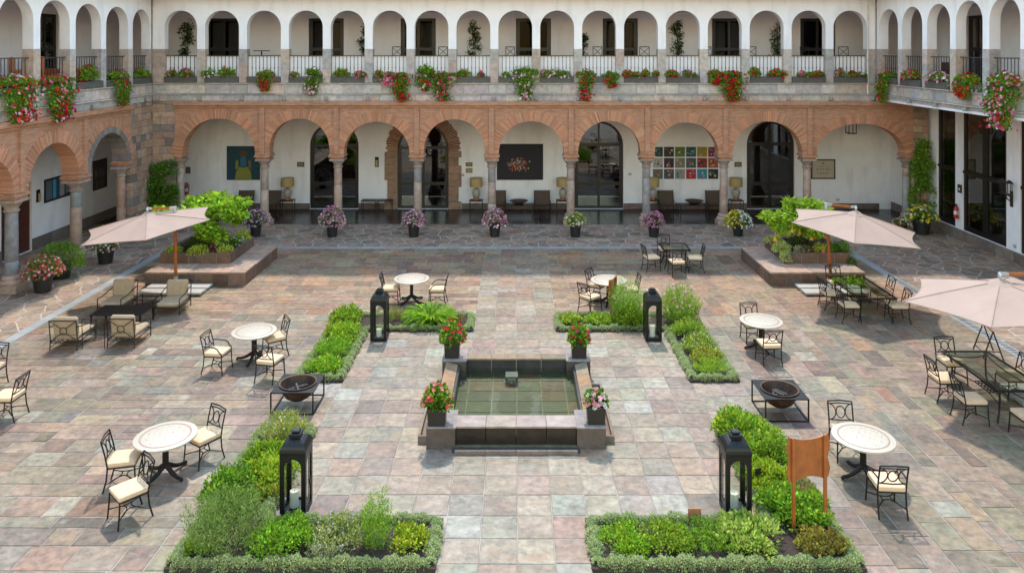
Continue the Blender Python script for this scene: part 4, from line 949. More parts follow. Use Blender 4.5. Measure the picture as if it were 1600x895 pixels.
# ------------------------------------------------------------------ chairs
def chair_proto(arms):
    t = thing('iron_armchair' if arms else 'iron_chair', 'x', 'chair'); r = .0145; w = .235; d = .23; I = M['iron']
    legs = {}
    for sx in (-1, 1):                                  # x is sideways, front is +y
        MB().tube([(sx*w, d, .44 if not arms else .44), (sx*(w+.004), d+.008, .25), (sx*(w+.012), d+.03, 0)], r, 6).build('leg', I, t)
        MB().tube([(sx*(w+.005), -d-.07, 0), (sx*w, -d-.012, .22), (sx*w, -d+.008, .44), (sx*w, -d-.035, .68), (sx*w, -d-.10, .93)], r, 6).build('leg', I, t)
    s = MB(); s.tube([(-w, d, .435), (w, d, .435), (w, -d, .435), (-w, -d, .435)], r, 6, closed=True)
    for i in range(1, 7): x = -w+2*w*i/7; s.box(x-.012, x+.012, -d, d, .432, .438); s.box(-w, w, x*.98-.012, x*.98+.012, .4385, .444)
    s.build('seat_frame', I, t)
    b = MB(); yb = lambda z: -d+.008-(.04*(z-.44)/.24 if z < .68 else .04+.068*(z-.68)/.25)
    q = lambda x, z: (x, yb(z), z)
    b.tube([q(-w, .93), (0, yb(.94)-.012, .945), q(w, .93)], r, 6).tube([q(-w, .885), (0, yb(.895)-.012, .897), q(w, .885)], r*.8, 6).tube([q(-w, .60), (0, yb(.59)-.008, .59), q(w, .60)], r*.8, 6)
    b.tube([q(.085*math.cos(a), .742+.105*math.sin(a)) for a in [2*PI*i/18 for i in range(18)]], r*.75, 5, closed=True)
    for sx in (-1, 1): b.tube([q(sx*(w+.005-.148*math.cos(a)), .742+.147*math.sin(a)) for a in [-PI/2+PI*i/12 for i in range(13)]], r*.75, 5)
    b.build('backrest', I, t)
    g = MB()
    for sx in (-1, 1): g.tube([(sx*w, d*(1-2*i/10)+.01-.03*(i/10), .17+.0*i) if False else (sx*(w-.16*math.sin(PI*i/10)), d-2*d*i/10, .16+.045*math.sin(PI*i/10)) for i in range(11)], r*.65, 5)
    for sy in (-1, 1): g.tube([(w-2*w*i/10, sy*(d+.012-.20*math.sin(PI*i/10)), .155+.05*math.sin(PI*i/10)) for i in range(11)], r*.65, 5)
    g.build('stretcher', I, t)
    c = MB(); n = 5; cw, cd, z0, z1 = .235, .24, .447, .525
    def ring(z, k, rr):
        o = []
        for cx, cy_, a0 in ((cw-rr, cd-rr, 0), (-cw+rr, cd-rr, PI/2), (-cw+rr, -cd+rr, PI), (cw-rr, -cd+rr, 1.5*PI)):
            for i in range(4): a = a0+PI/2*i/3; o.append(((cx+rr*math.cos(a))*k, (cy_+rr*math.sin(a))*k, z))
        return o
    lv = [(z0, .96), (z0+.012, 1), (z0+.036, 1.012), (z1-.014, 1), (z1, .965), (z1+.012, .72), (z1+.017, .35)]
    v = []
    for z, k in lv: v += ring(z, k, .03)
    f = [(i*16+j, i*16+(j+1) % 16, (i+1)*16+(j+1) % 16, (i+1)*16+j) for i in range(len(lv)-1) for j in range(16)] + [tuple(range(16))[::-1], tuple((len(lv)-1)*16+j for j in range(16))]
    cu = c.add(v, f).build('cushion', M['cushion'], t, smooth=True)
    MB().tube(ring(z1-.008, 1.004, .03), .006, 4, closed=True).build('piping', M['cushion'], cu)
    if arms:
        for sx in (-1, 1): MB().tube([(sx*w, yb(.68), .68), (sx*(w+.01), -.12, .685), (sx*(w+.018), .06, .672), (sx*(w+.018), .13, .64), (sx*(w+.012), .175, .565), (sx*(w+.008), d-.01, .525), (sx*w, d+.004, .49), (sx*w, d, .43)], r, 6).build('arm', I, t)
    freeze(t); return t
CH = [chair_proto(False), chair_proto(True)]; used = [False, False]
def chair(x, y, deg, label, arm=0, group='wrought iron chairs with cream cushions'):
    rz = R(deg-90)                                      # proto faces +y
    if not used[arm]: o = CH[arm]; used[arm] = True; o.location = (x, y, 0); o.rotation_euler = (0, 0, rz); o['label'] = label
    else: o = copy_tree(CH[arm], label, (x, y, 0), rz)
    o['group'] = group
B = 'cushioned iron chair '; BA = 'cushioned iron armchair '
for a in [(-7.22, 13.72, 12, B+'on the left side of the front left round table'), (-6.63, 12.74, -133, B+'nearest the camera at the front left round table, turned away'), (-6.10, 14.50, -124, B+'on the right far side of the front left round table'),
          (-7.45, 18.55, -8, BA+'left of the middle left round table', 1), (-6.34, 19.5, 215, B+'behind the right side of the middle left round table'), (-5.99, 18.08, 77, B+'in front of the middle left round table beside the fire bowl', 0),
          (-3.97, 23.5, 2, B+'left of the back left round table'), (-2.50, 23.42, 180, BA+'right of the back left round table', 1),
          (2.22, 22.69, 43, BA+'on the near left of the back right round table', 1), (2.56, 23.85, -35, BA+'on the far left of the back right round table', 1), (3.52, 23.4, 184, B+'half hidden behind the tall dill'),
          (4.86, 26.98, 12, B+'left of the small square glass table'), (6.42, 26.93, 176, B+'right of the small square glass table'), (5.66, 26.43, 95, B+'on the near side of the small square glass table', 0), (5.58, 28.1, -88, B+'on the far side of the small square glass table'),
          (6.45, 20.45, -88, B+'behind the middle right round table'), (6.43, 19.06, 93, B+'in front of the middle right round table'),
          (6.42, 12.97, 86, BA+'in front of the front right round table', 1), (6.46, 14.66, -94, B+'behind the front right round table'),
          (9.68, 23.03, 2, B+'at the far left side of the long glass table below the planter'), (9.78, 21.98, 0, BA+'at the near left side of the long glass table below the planter', 1), (10.33, 24.1, -90, B+'at the far end of the long glass table below the planter'), (11.32, 23.15, 180, B+'at the far right side of the long glass table below the planter'), (11.17, 21.92, 178, B+'at the near right side of the long table below the planter'),
          (10.48, 18.0, -90, B+'at the far end of the glass table under the rightmost umbrella'), (9.77, 17.08, 2, B+'at the far left of the glass table under the rightmost umbrella'), (9.77, 16.07, -2, B+'at the near left of the glass table under the rightmost umbrella'), (10.52, 15.33, 90, B+'cut by the right picture edge at a glass table'), (11.42, 17.2, 180, B+'on the right side of the glass table under the rightmost umbrella'),
          (-11.06, 16.2, 180, B+'facing left at the left picture edge'), (-12.46, 17.62, -88, B+'cut off by the left picture edge behind another chair')]: chair(*a)
# ------------------------------------------------------------------ tables
def round_table(label):
    t = thing('round_table', label, 'table', group='round mosaic tables'); r = .555
    MB().lathe([(.0,.712), (r-.02,.712), (r,.722), (r+.004,.738), (r,.752), (r-.01,.757), (0,.757)], 56).build('table_top', M['mosaic'], t, smooth=True)
    ring = MB(); n = 64; v = []
    for i in range(n):
        a = 2*PI*i/n
        for rr in (.425, .455): v.append((rr*math.cos(a), rr*math.sin(a), .7595))
    ring.add(v, [(2*i, 2*i+1, 2*((i+1) % n)+1, 2*((i+1) % n)) for i in range(n)]).build('inlay_ring', M['inlay'], t)
    for i in range(10):
        a = 2*PI*i/10+.2; x, y = (.335*math.cos(a), .335*math.sin(a))
        MB().lathe([(.016, .7572), (.014, .7592), (0, .7592)], 4, (x, y, 0)).build('inlay_stone', M['inlay'], t)
    for x, y in ((-.12, .1), (.12, .08), (.0, -.12)): MB().lathe([(.016, .7572), (.014, .7592), (0, .7592)], 4, (x, y, 0)).build('inlay_stone', M['inlay'], t)
    mo = MB()
    for i in range(-4, 5):
        k = .1*i; L_ = math.sqrt(.42**2-k*k); mo.box(k-.0015, k+.0015, -L_, L_, .7572, .7580).box(-L_, L_, k-.0015, k+.0015, .7572, .7581)
    mo.build('tile_joint', M['joint'], t, kind='stuff')
    MB().box(-.05, .05, -.05, .05, .16, .71).box(-.2, .2, -.2, .2, .70, .711).build('pedestal', M['iron'], t)
    for k in range(4):
        a = PI/4+PI/2*k; c, s = math.cos(a), math.sin(a)
        MB().tube([(c*u, s*u, z) for u, z in ((.02,.20), (.08,.17), (.18,.105), (.28,.065), (.36,.05), (.41,.055), (.44,.04), (.46,.02))], [.045,.045,.04,.035,.032,.032,.036,.02], 8).build('foot', M['iron'], t, smooth=True)
    freeze(t); return t
rt = round_table('round cream mosaic table at the front left with three chairs'); rt.location = (-6.60, 14.0, 0); rt.rotation_euler[2] = .3
for x, y, a, l in ((6.48, 13.96, 1.0, 'round cream mosaic table at the front right beside the wooden board'), (-6.77, 19.2, .75, 'round cream mosaic table on the left behind the fire bowl'), (-3.34, 23.6, .1, 'round cream mosaic table at the back left near the lily clump'), (2.88, 23.46, .5, 'round cream mosaic table at the back right behind the dill'), (6.53, 19.95, .9, 'round cream mosaic table in the middle right between two chairs')): copy_tree(rt, l, (x, y, 0), a)
def glass_table(label, x0, x1, y0, y1, shelf=True):
    t = thing('glass_table', label, 'table', ((x0+x1)/2, (y0+y1)/2, 0), group='glass topped iron tables'); a, b = (x1-x0)/2, (y1-y0)/2; I = M['iron']
    m = MB(); e = .022
    for s in (-1, 1): m.box(-a, a, s*(b-e)-e, s*(b-e)+e, .705, .735).box(s*(a-e)-e, s*(a-e)+e, -b+2*e+.001, b-2*e-.001, .705, .735)
    m.build('top_frame', I, t); MB().box(-a+2*e, a-2*e, -b+2*e, b-2*e, .72, .729).build('glass_top', M['tglass'], t)
    for sx in (-1, 1):
        for sy in (-1, 1): MB().tube([(sx*(a-.12), sy*(b-.14), .705), (sx*(a-.17), sy*(b-.2), .5), (sx*(a-.16), sy*(b-.2), .25), (sx*(a-.06), sy*(b-.1), .0)], .02, 6).build('leg', I, t)
    q = MB()
    for sx in (-1, 1): q.tube([(sx*(a-.02), b-2*b*i/12, .70) if i in (0, 12) else (sx*(a-.05-.16*math.sin(PI*i/12)), b-2*b*i/12, .66) for i in range(13)], .014, 5)
    for sy in (-1, 1): q.tube([(a-2*a*i/12, sy*(b-.03-.2*math.sin(PI*i/12)), .655) for i in range(13)], .014, 5)
    q.build('apron_scroll', I, t)
    if shelf:
        s = MB(); 
        for i in range(7): x = -.24+.08*i; s.box(x-.016, x+.016, -.3, .3, .34, .348)
        for i in range(6): y = -.27+.108*i; s.box(-.27, .27, y-.016, y+.016, .3485, .356)
        s.tube([(-a+.17, -b+.2, .34), (-.26, -.3, .345)], .012, 5).tube([(a-.17, b-.2, .34), (.26, .3, .345)], .012, 5).tube([(a-.17, -b+.2, .34), (.26, -.3, .345)], .012, 5).tube([(-a+.17, b-.2, .34), (-.26, .3, .345)], .012, 5)
        s.build('lattice_shelf', I, t)
    return t
glass_table('small square glass table with iron frame near the back arcade', 5.30, 6.30, 27.03, 27.98, False)
glass_table('long glass table with iron frame in front of the right planter', 9.95, 11.1, 21.75, 23.9)
glass_table('long glass table with iron frame under the rightmost umbrella', 10.22, 11.35, 15.85, 18.0)
o = foliage_dome('table_plant', 300, .40, .34, .13, (.20,.34,.04), .12, .4, MID, .3, None, (10.38, 23.25, .74), subs=14, up=.1); tag(o, 'loose green leafy branches lying on the long glass table', 'plant')
# ------------------------------------------------------------------ lounge set
def pillow_box(x0, x1, y0, y1, z0, z1, b=.035):
    m = MB(); m.cbox(x0, x1, y0, y1, z0, z1, b); return m
def lounge_proto():
    t = thing('lounge_chair', 'x', 'armchair', group='khaki lounge chairs'); I = M['bronze']; w = .36; r = .014
    for sx in (-1, 1):
        MB().tube([(sx*w, .44, 0), (sx*w, .44, .50)], r, 6).build('leg', I, t); MB().tube([(sx*w, -.46, 0), (sx*w, -.44, .30), (sx*w, -.50, .80)], r, 6).build('leg', I, t)
        MB().tube([(sx*w, .45, .50), (sx*w, .1, .52), (sx*w, -.46, .63)], r, 6).build('arm', I, t)
    s = MB(); s.tube([(-w, .44, .24), (w, .44, .24), (w, -.44, .20), (-w, -.44, .20)], r, 6, closed=True).tube([(-w, .44, .08), (-w, -.45, .08)], r*.7, 5).tube([(w, .44, .08), (w, -.45, .08)], r*.7, 5)
    for i in range(1, 6): x = -w+2*w*i/6; s.tube([(x, .44, .24), (x, -.44, .20)], r*.6, 5)
    s.build('seat_frame', I, t)
    b = MB(); q = lambda x, z: (x, -.44-.06*(z-.3)/.5, z)
    b.tube([q(-w, .80), q(w, .80)], r, 6).tube([q(-w, .24), q(w, .24)], r*.8, 6)
    b.tube([q(.09*math.cos(a), .52+.09*math.sin(a)) for a in [2*PI*i/16 for i in range(16)]], r*.8, 5, closed=True)
    for sx in (-1, 1):
        for sz in (-1, 1): b.tube([q(sx*.064, .52+sz*.064), q(sx*w, .52+sz*.28)], r*.8, 5)
    b.build('backrest', I, t)
    MB().cbox(-.33, .33, -.38, .45, .255, .39, .045).build('seat_cushion', M['lounge'], t, smooth=True)
    bc = MB().cbox(-.32, .32, -.07, .08, .0, .50, .045); bc.xf(Matrix.Translation((0, -.315, .36)) @ Matrix.Rotation(R(6), 4, 'X')); bc = bc.build('back_cushion', M['lounge'], t, smooth=True)
    for dx in (-.12, .12): k = MB().lathe([(.012,0), (.008,.006), (0,.007)], 8); k.xf(Matrix.Translation((dx, -.315+.055, .62)) @ Matrix.Rotation(R(-77), 4, 'X')); k.build('button', M['bronze'], bc)
    freeze(t); return t
lp = lounge_proto(); K = 'khaki cushioned iron lounge chair '
lp.location = (-10.60, 20.40, 0); lp['label'] = 'khaki lounge chair with its back to the camera, right of two'
for x, y, d, l in ((-12.05, 20.26, 0, 'khaki lounge chair with its back to the camera, left of two'), (-12.22, 22.80, 178, K+'beyond the low black table, left of two'), (-10.52, 22.80, 183, K+'beyond the low black table, right of two')): copy_tree(lp, l, (x, y, 0), R(d))
t = thing('coffee_table', 'low black iron coffee table between the four lounge chairs', 'table', (-11.47, 21.68, 0))
MB().cbox(-.74, .74, -.42, .42, .40, .425, .006).build('table_top', M['iron'], t)
for sx in (-1, 1):
    for sy in (-1, 1): MB().box(sx*.70-.018, sx*.70+.018, sy*.38-.018, sy*.38+.018, 0, .40).build('leg', M['iron'], t)
def wire_side(label, x, y, rz):
    t = thing('wire_side_table', label, 'side table', (x, y, 0), rz, 'wire side tables'); m = MB(); a = .30; I = M['bronze']
    for sx in (-1, 1):
        for sy in (-1, 1): MB().tube([(sx*a, sy*a, 0), (sx*a, sy*a, .38)], .012, 5).build('leg', I, t)
    m.tube([(-a,-a,.38), (a,-a,.38), (a,a,.38), (-a,a,.38)], .012, 5, closed=True)
    m.build('top_rail', I, t); l = MB()
    for i in range(-3, 4): k = a*i/4; l.tube([(max(-a, k-a), max(-a, -k-a)+0, .18), (min(a, k+a), min(a, a-k), .18)], .006, 4); l.tube([(max(-a, k-a), min(a, k+a), .185), (min(a, k+a), max(-a, k-a), .185)], .006, 4)
    l.build('lattice_shelf', I, t)
    b = MB(); b.tube([(-a,-a,.38), (-a,-a-.02,.80), (a,-a-.02,.80), (a,-a,.38)], .012, 5); b.tube([(.08*math.cos(q), -a-.01, .59+.08*math.sin(q)) for q in [2*PI*i/14 for i in range(14)]], .009, 5, closed=True)
    for sx in (-1, 1):
        for sz in (-1, 1): b.tube([(sx*.057, -a-.01, .59+sz*.057), (sx*a, -a-.01, .59+sz*.2)], .009, 4)
    if rz == 0: b.build('back_panel', I, t)
wire_side('small wire table with lattice shelf between the two near lounge chairs', -11.32, 20.22, 0); wire_side('small wire table with lattice shelf between the two far lounge chairs', -11.38, 22.95, PI)
# ------------------------------------------------------------------ cantilever umbrellas
def umbrella(label, cx, cy_, hub, rim, tilt_deg, tilt_az, rot, mx, my, Rr=2.08, arm_top=None, base=True, mast_top=None):
    t = thing('cantilever_umbrella', label, 'umbrella', (cx, cy_, 0), group='pale pink cantilever umbrellas')
    Mt = Matrix.Translation((0, 0, hub)) @ Matrix.Rotation(R(tilt_deg), 4, Vector((math.cos(tilt_az), math.sin(tilt_az), 0))) @ Matrix.Translation((0, 0, -hub))
    n = 6; m = MB(); U = 8; Vn = 8; v = []
    def pt(k, i, j):                                    # panel k, i across, j out
        a0 = rot+2*PI*k/n; a1 = rot+2*PI*(k+1)/n; s = j/U; f = i/Vn
        p0 = Vector((math.cos(a0), math.sin(a0), 0)); p1 = Vector((math.cos(a1), math.sin(a1), 0)); p = p0.lerp(p1, f)
        sag = 4*f*(1-f); out = s*Rr*(1-.085*sag*s)
        z = hub-(hub-rim)*(s**1.12) - .11*sag*s*(1.25-s)
        return (p.x*out, p.y*out, z)
    for k in range(n):
        b0 = len(m.v); vs_ = [pt(k, i, j) for j in range(1, U+1) for i in range(Vn+1)]
        fs = [(j*(Vn+1)+i, j*(Vn+1)+i+1, (j+1)*(Vn+1)+i+1, (j+1)*(Vn+1)+i) for j in range(U-1) for i in range(Vn)]
        m.add(vs_, fs); apex = len(m.v); m.add([(0, 0, hub)], []); m.f += [(apex, b0+i, b0+i+1) for i in range(Vn)]; m.c += [None]*Vn
    m.xf(Mt); o = m.build('canopy', M['cloth'], t)
    bm = bmesh.new(); bm.from_mesh(o.data); bmesh.ops.remove_doubles(bm, verts=bm.verts, dist=.004); bmesh.ops.recalc_face_normals(bm, faces=bm.faces); bm.to_mesh(o.data); bm.free()
    o.data.polygons.foreach_set('use_smooth', [True]*len(o.data.polygons)); o.data.set_sharp_from_angle(angle=R(9))
    e = MB()                                            # hem along the edge
    e.tube([pt(k, i, U) for k in range(n) for i in range(Vn)], .012, 4, closed=True); e.xf(Mt); e.build('hem', M['cloth'], o)
    for k in range(n):                                  # seam over each rib
        q = MB().tube([(p_[0], p_[1], p_[2]+.006) for p_ in [pt(k, 0, j) for j in range(1, U+1)]], .011, 4); q.xf(Mt); q.build('seam', M['cloth'], o)
    c = MB(); vv = []
    for k in range(12): a = rot+2*PI*k/12; rr = .30 if k % 2 == 0 else .27; vv.append((rr*math.cos(a), rr*math.sin(a), hub-.065))
    c.add(vv+[(0, 0, hub+.09)], [(12, k, (k+1) % 12) for k in range(12)]); c.xf(Mt); c.build('vent_cap', M['cloth'], t)
    for k in range(n):
        a = rot+2*PI*k/n; q = MB().tube([(.05*math.cos(a), .05*math.sin(a), hub-.05), (.5*Rr*math.cos(a), .5*Rr*math.sin(a), hub-(hub-rim)*.46-.035), (Rr*.99*math.cos(a), Rr*.99*math.sin(a), rim-.02)], .013, 5); q.xf(Mt); q.build('rib', M['wood'], t)
    h = MB().lathe([(.035, hub-.18), (.05, hub-.12), (.05, hub), (.025, hub+.02), (.025, hub+.1), (.045, hub+.12), (.045, hub+.19), (.02, hub+.22)], 12); h.build('hub', M['steel'], t, smooth=True)
    lx, ly = mx-cx, my-cy_; tz = arm_top or hub+.06; tx, ty = mast_top if mast_top else (lx, ly)
    MB().tube([(lx, ly, .35), ((lx+tx)/2, (ly+ty)/2, (tz+.35)/2), (tx, ty, tz-.1)], .052, 10).build('mast', M['wood'], t, smooth=True)
    MB().tube([(lx, ly, .04), (lx, ly, .50)], .062, 12).build('mast_sleeve', M['steel'], t, smooth=True); MB().tube([(tx, ty, tz-.16), (tx, ty, tz+.05)], .058, 10).build('mast_cap', M['steel'], t, smooth=True)
    d_ = Vector((-tx, -ty, 0)); p0 = Vector((tx, ty, tz)); p1 = Vector((0, 0, hub+.17))
    MB().tube([p0, p0.lerp(p1, .22)], .055, 4).build('arm_bracket', M['steel'], t); MB().tube([p0.lerp(p1, .86), p1], .05, 4).build('arm_bracket', M['steel'], t)
    MB().tube([p0.lerp(p1, .1), p0.lerp(p1, .95)], .046, 4).build('arm', M['wood'], t)
    fb = MB().box(lx-1.0, lx+1.0, ly-.045, ly+.045, .0, .05).box(lx-.045, lx+.045, ly-.5, ly-.05, .0, .048).box(lx-.045, lx+.045, ly+.05, ly+.5, 0, .048); fb.build('base_frame', M['steel'], t)
    for sx in (-1, 1):
        for sy in (-1, 1): MB().cbox(lx+min(sx*.06, sx*1.02), lx+max(sx*.06, sx*1.02), ly+min(sy*.055, sy*.50), ly+max(sy*.055, sy*.50), .05, .12, .008).build('weight_slab', M['pave_white'], t)
    return t
H30 = R(30)
umbrella('pale pink cantilever umbrella above the lounge chairs on the left', -11.85, 23.9, 2.72, 2.36, -7, R(114), R(54), -11.27, 24.62, mast_top=(.6, .62))
umbrella('pale pink cantilever umbrella above the long table below the right planter', 10.70, 23.55, 2.84, 2.36, 7, R(65), R(6), 10.36, 24.62, mast_top=(-.55, .95))
umbrella('largest pale pink umbrella, cut by the right picture edge', 10.85, 16.75, 2.78, 2.38, -4, R(58), R(52), 12.3, 17.1)
# folded tray stand beside the rightmost umbrella
t = thing('trestle_stand', 'dark folding trestle stand with two A-frames near the slotted drain', 'stand', (12.35, 19.55, 0), R(-12))
for y in (-.32, .32):
    m = MB(); m.tube([(-.24, y, 0), (0, y, .72)], .018, 5).tube([(.24, y, 0), (.0, y+.012, .72)], .018, 5).tube([(-.17, y, .2), (.17, y, .2)], .013, 5); m.build('a_frame', M['bronze'], t)
MB().tube([(-.2, -.32, .12), (-.2, .32, .12)], .013, 5).build('rail', M['bronze'], t); MB().tube([(.0, -.32, .70), (.0, .32, .70)], .013, 5).build('rail', M['bronze'], t)

# ------------------------------------------------------------------ wooden boards seen from behind
def board(label, x, y, rz, s=1.0):
    t = thing('wooden_sign', label, 'sign', (x, y, 0), rz, 'wooden notice boards'); w = .325*s; z0, z1 = .74*s, 1.42*s
    o = []
    for u in range(13): f = u/12; o.append((-w+2*w*f, z0+.09*s*math.sin(PI*f)+(.05*s if u in (0, 12) else 0)))
    for zf, dx in ((.25, .035), (.5, -.01), (.75, .035)): o.append((w+dx*s, z0+(z1-z0)*zf))
    for u in range(13): f = 1-u/12; o.append((-w+2*w*f, z1-.05*s*math.sin(PI*f)+(.02*s if u in (0, 12) else 0)))
    for zf, dx in ((.75, .035), (.5, -.01), (.25, .035)): o.append((-w-dx*s, z0+(z1-z0)*zf))
    MB().prism(o, [], -.012, .012).build('board', M['wood'], t)
    for sx in (-1, 1):
        m = MB(); m.cbox(sx*w*.80-.026*s, sx*w*.80+.026*s, -.055, -.013, 0, 1.43*s, .006); m.build('post', M['wood'], t)
    return t
board('carved wooden board on two posts standing in the front right herb bed', 4.83, 12.37, R(12), 1.12); board('small narrow wooden board on posts at the back right bed', 2.83, 22.12, R(62), .86)

# ------------------------------------------------------------------ stepped planters with trees
DKS = [(.13,.078,.055), (.16,.092,.062), (.105,.07,.055), (.19,.115,.078), (.145,.10,.078)]; TOPC = [(.40,.25,.18), (.35,.235,.18), (.31,.22,.175), (.41,.28,.21)]
def stone_box(t, x0, x1, y0, y1, z0, z1, bl, name='stone_block'):
    """facing blocks round a rectangle"""
    for a, b, f, ax in ((x0, x1, y0, 'x'), (x0, x1, y1, 'x'), (y0, y1, x0, 'y'), (y0, y1, x1, 'y')):
        n = max(1, round((b-a)/bl)); s = (b-a)/n
        for i in range(n):
            u0, u1 = a+s*i+.009, a+s*(i+1)-.009; th = .10
            if ax == 'x': o = (u0, u1, f if f == y0 else f-th, f+th if f == y0 else f, z0, z1)
            else:
                u0 = max(u0, y0+.104); u1 = min(u1, y1-.104)
                if u1-u0 < .05: continue
                o = (f if f == x0 else f-th, f+th if f == x0 else f, u0, u1, z0, z1)
            MB().cbox(*o, .008).build(name, M['stone'], t, color=jit(random.choice(DKS), .12))
def planter(label, X0, X1, Y0, Y1, bx0, bx1, by0):
    t = thing('stepped_planter', label, 'planter', group='stepped stone planters')
    stone_box(t, bx0, bx1, by0, Y1, 0, .40, .58, 'bench_block')
    MB().box(bx0+.025, bx1-.025, by0+.025, Y1-.025, 0, .398).build('bench_core', M['mortar'], t)
    x = bx0
    while x < bx1-.05:
        l = min(.72, bx1-x); l = bx1-x if bx1-x-l < .3 else l
        MB().cbox(x+.003, x+l-.003, by0-.015, Y0-.005, .402, .462, .008).build('bench_slab', M['stone'], t, color=jit(random.choice(TOPC), .1)); x += l
    sx = (bx0-.015, X0-.005) if X0-bx0 > .3 else (X1+.005, bx1+.015); y = Y0
    while y < Y1-.05:
        l = min(.72, Y1-y); l = Y1-y if Y1-y-l < .3 else l
        MB().cbox(*sx, y+.003, y+l-.003, .402, .462, .008).build('bench_slab', M['stone'], t, color=jit(random.choice(TOPC), .1)); y += l
    stone_box(t, X0, X1, Y0, Y1, .40, .82, .52, 'planter_block')
    MB().prism([(X0+.02, Y0+.02), (X1-.02, Y0+.02), (X1-.02, Y1-.02), (X0+.02, Y1-.02)], [[(X0+.09, Y0+.09), (X1-.09, Y0+.09), (X1-.09, Y1-.09), (X0+.09, Y1-.09)]], -.78, -.46).xf(Matrix.Rotation(-PI/2, 4, 'X') @ Matrix.Diagonal((1, 1, -1, 1)) if False else Matrix(((1,0,0,0),(0,0,1,0),(0,-1,0,0),(0,0,0,1)))).build('wall_core', M['mortar'], t)
    MB().box(X0+.104, X1-.104, Y0+.104, Y1-.104, .42, .74).build('soil', M['soil'], t)
    return t
planter('stepped dark stone planter with bench on the left', -12.58, -10.1, 26.25, 28.65, -12.6, -9.2, 25.22); planter('stepped dark stone planter with bench on the right', 9.45, 11.75, 26.25, 28.5, 8.55, 11.78, 25.22)
def tree(label, x, y, z, lobes, base, alt, n, size, asp, droop, trunk=.9, name='ornamental_tree', flw=None):
    t = thing(name, label, 'tree', (x, y, z)); tr = MB()
    tr.tube([(0, 0, -.05), (.03, .02, trunk*.5), (-.02, 0, trunk)], [.075, .06, .05], 8)
    for lx, ly, lz, rx, ry, rz_ in lobes:
        tr.tube([(0, 0, trunk*.75), (lx*.5, ly*.5, (trunk+lz)*.5), (lx*.9, ly*.9, lz)], [.04, .028, .012], 6)
        for q in range(3): a = random.uniform(0, 2*PI); tr.tube([(lx*.8, ly*.8, lz-.1), (lx+rx*.6*math.cos(a), ly+ry*.6*math.sin(a), lz+rz_*.3)], [.014, .006], 5)
    tr.build('trunk', M['bark'], t, smooth=True); P, D = [], []
    tot = sum(l[3]*l[4] for l in lobes)
    for lx, ly, lz, rx, ry, rz_ in lobes:                # leaves grow in rosettes at the twig ends
        k = int(n*rx*ry/tot/9); d = unit(k); L_ = unit(5); lump = .7+.34*np.clip((np.max(d@L_.T, 1)-.5)/.5, 0, 1)
        c = np.array([lx, ly, lz])+d*np.array([rx, ry, rz_])*(lump*(.55+.45*rng.random(k)**.5))[:, None]
        for q in range(9):
            dd = unit(k)*np.array([1, 1, .55])+d*.35+np.array([0, 0, -droop]); P.append(c+rng.normal(size=(k, 3))*.025); D.append(dd)
    P = np.concatenate(P); D = np.concatenate(D); nn = len(P)
    leaves('crown', P, D, size*(.6+.7*rng.random(nn)), asp, leafcols(nn, base, .28, alt, .35), M['leaf'], t)
    if flw:
        me = MB().lathe([(.012, 0), (.018, -.10), (.03, -.2), (.07, -.27), (.095, -.30)], 7, col=(.68,.40,.05)).mesh('trumpet_flower', M['petal'], True)
        for q in flw: link('trumpet_flower', me, t, q, random.uniform(0, 3))
    return t
tree('broad bright green tree in the left stone planter', -11.35, 27.45, .74, [(-1.75,-.2,1.25,.45,.45,.16), (-1.2,-.3,1.2,.55,.5,.22), (-.5,-.35,1.25,.6,.55,.24), (.1,-.3,1.4,.6,.55,.26), (.7,-.1,1.5,.55,.5,.25), (.1,.2,1.72,.5,.5,.2), (1.05,-.3,1.2,.5,.45,.22), (.2,-.6,.8,.5,.45,.26), (-.55,.3,1.55,.45,.5,.2), (.55,-.6,.55,.4,.4,.25), (1.2,.1,1.62,.32,.32,.16)], (.22,.36,.035), (.13,.25,.03), 6500, .21, .42, .12)
fl_ = [(random.uniform(-1.35, .9), random.uniform(-.95, -.2), random.uniform(.75, 1.2)) for _ in range(26)]
tree('angel trumpet tree with hanging yellow blooms in the right stone planter', 10.45, 27.4, .70, [(-1.0,-.2,1.15,.55,.5,.26), (-.25,-.3,1.2,.65,.6,.32), (.45,-.1,1.3,.6,.55,.30), (-.1,.2,1.5,.6,.5,.26), (-.75,-.5,.95,.5,.45,.3), (.1,-.6,.9,.5,.45,.3), (.85,.2,1.3,.45,.4,.25), (.35,.1,1.62,.3,.3,.2)], (.23,.35,.04), (.14,.26,.03), 5600, .19, .40, .35, flw=fl_)
def low(label, x, y, r, h, base, n, fl=None, z=.74, size=.07, asp=.55, alt=None, group='bedding plants in the stone planters'):
    o = foliage_dome('bedding_plant', n, r, r, h, base, size, asp, alt, .35, None, (x, y, z), lob=6, shell=.25); tag(o, label, 'plant', group)
    if fl: dome_flowers('flowers', fl[0], r, r, h, fl[1], fl[2], o, (0, 0, .01), .1)
LI = (.30,.37,.07)
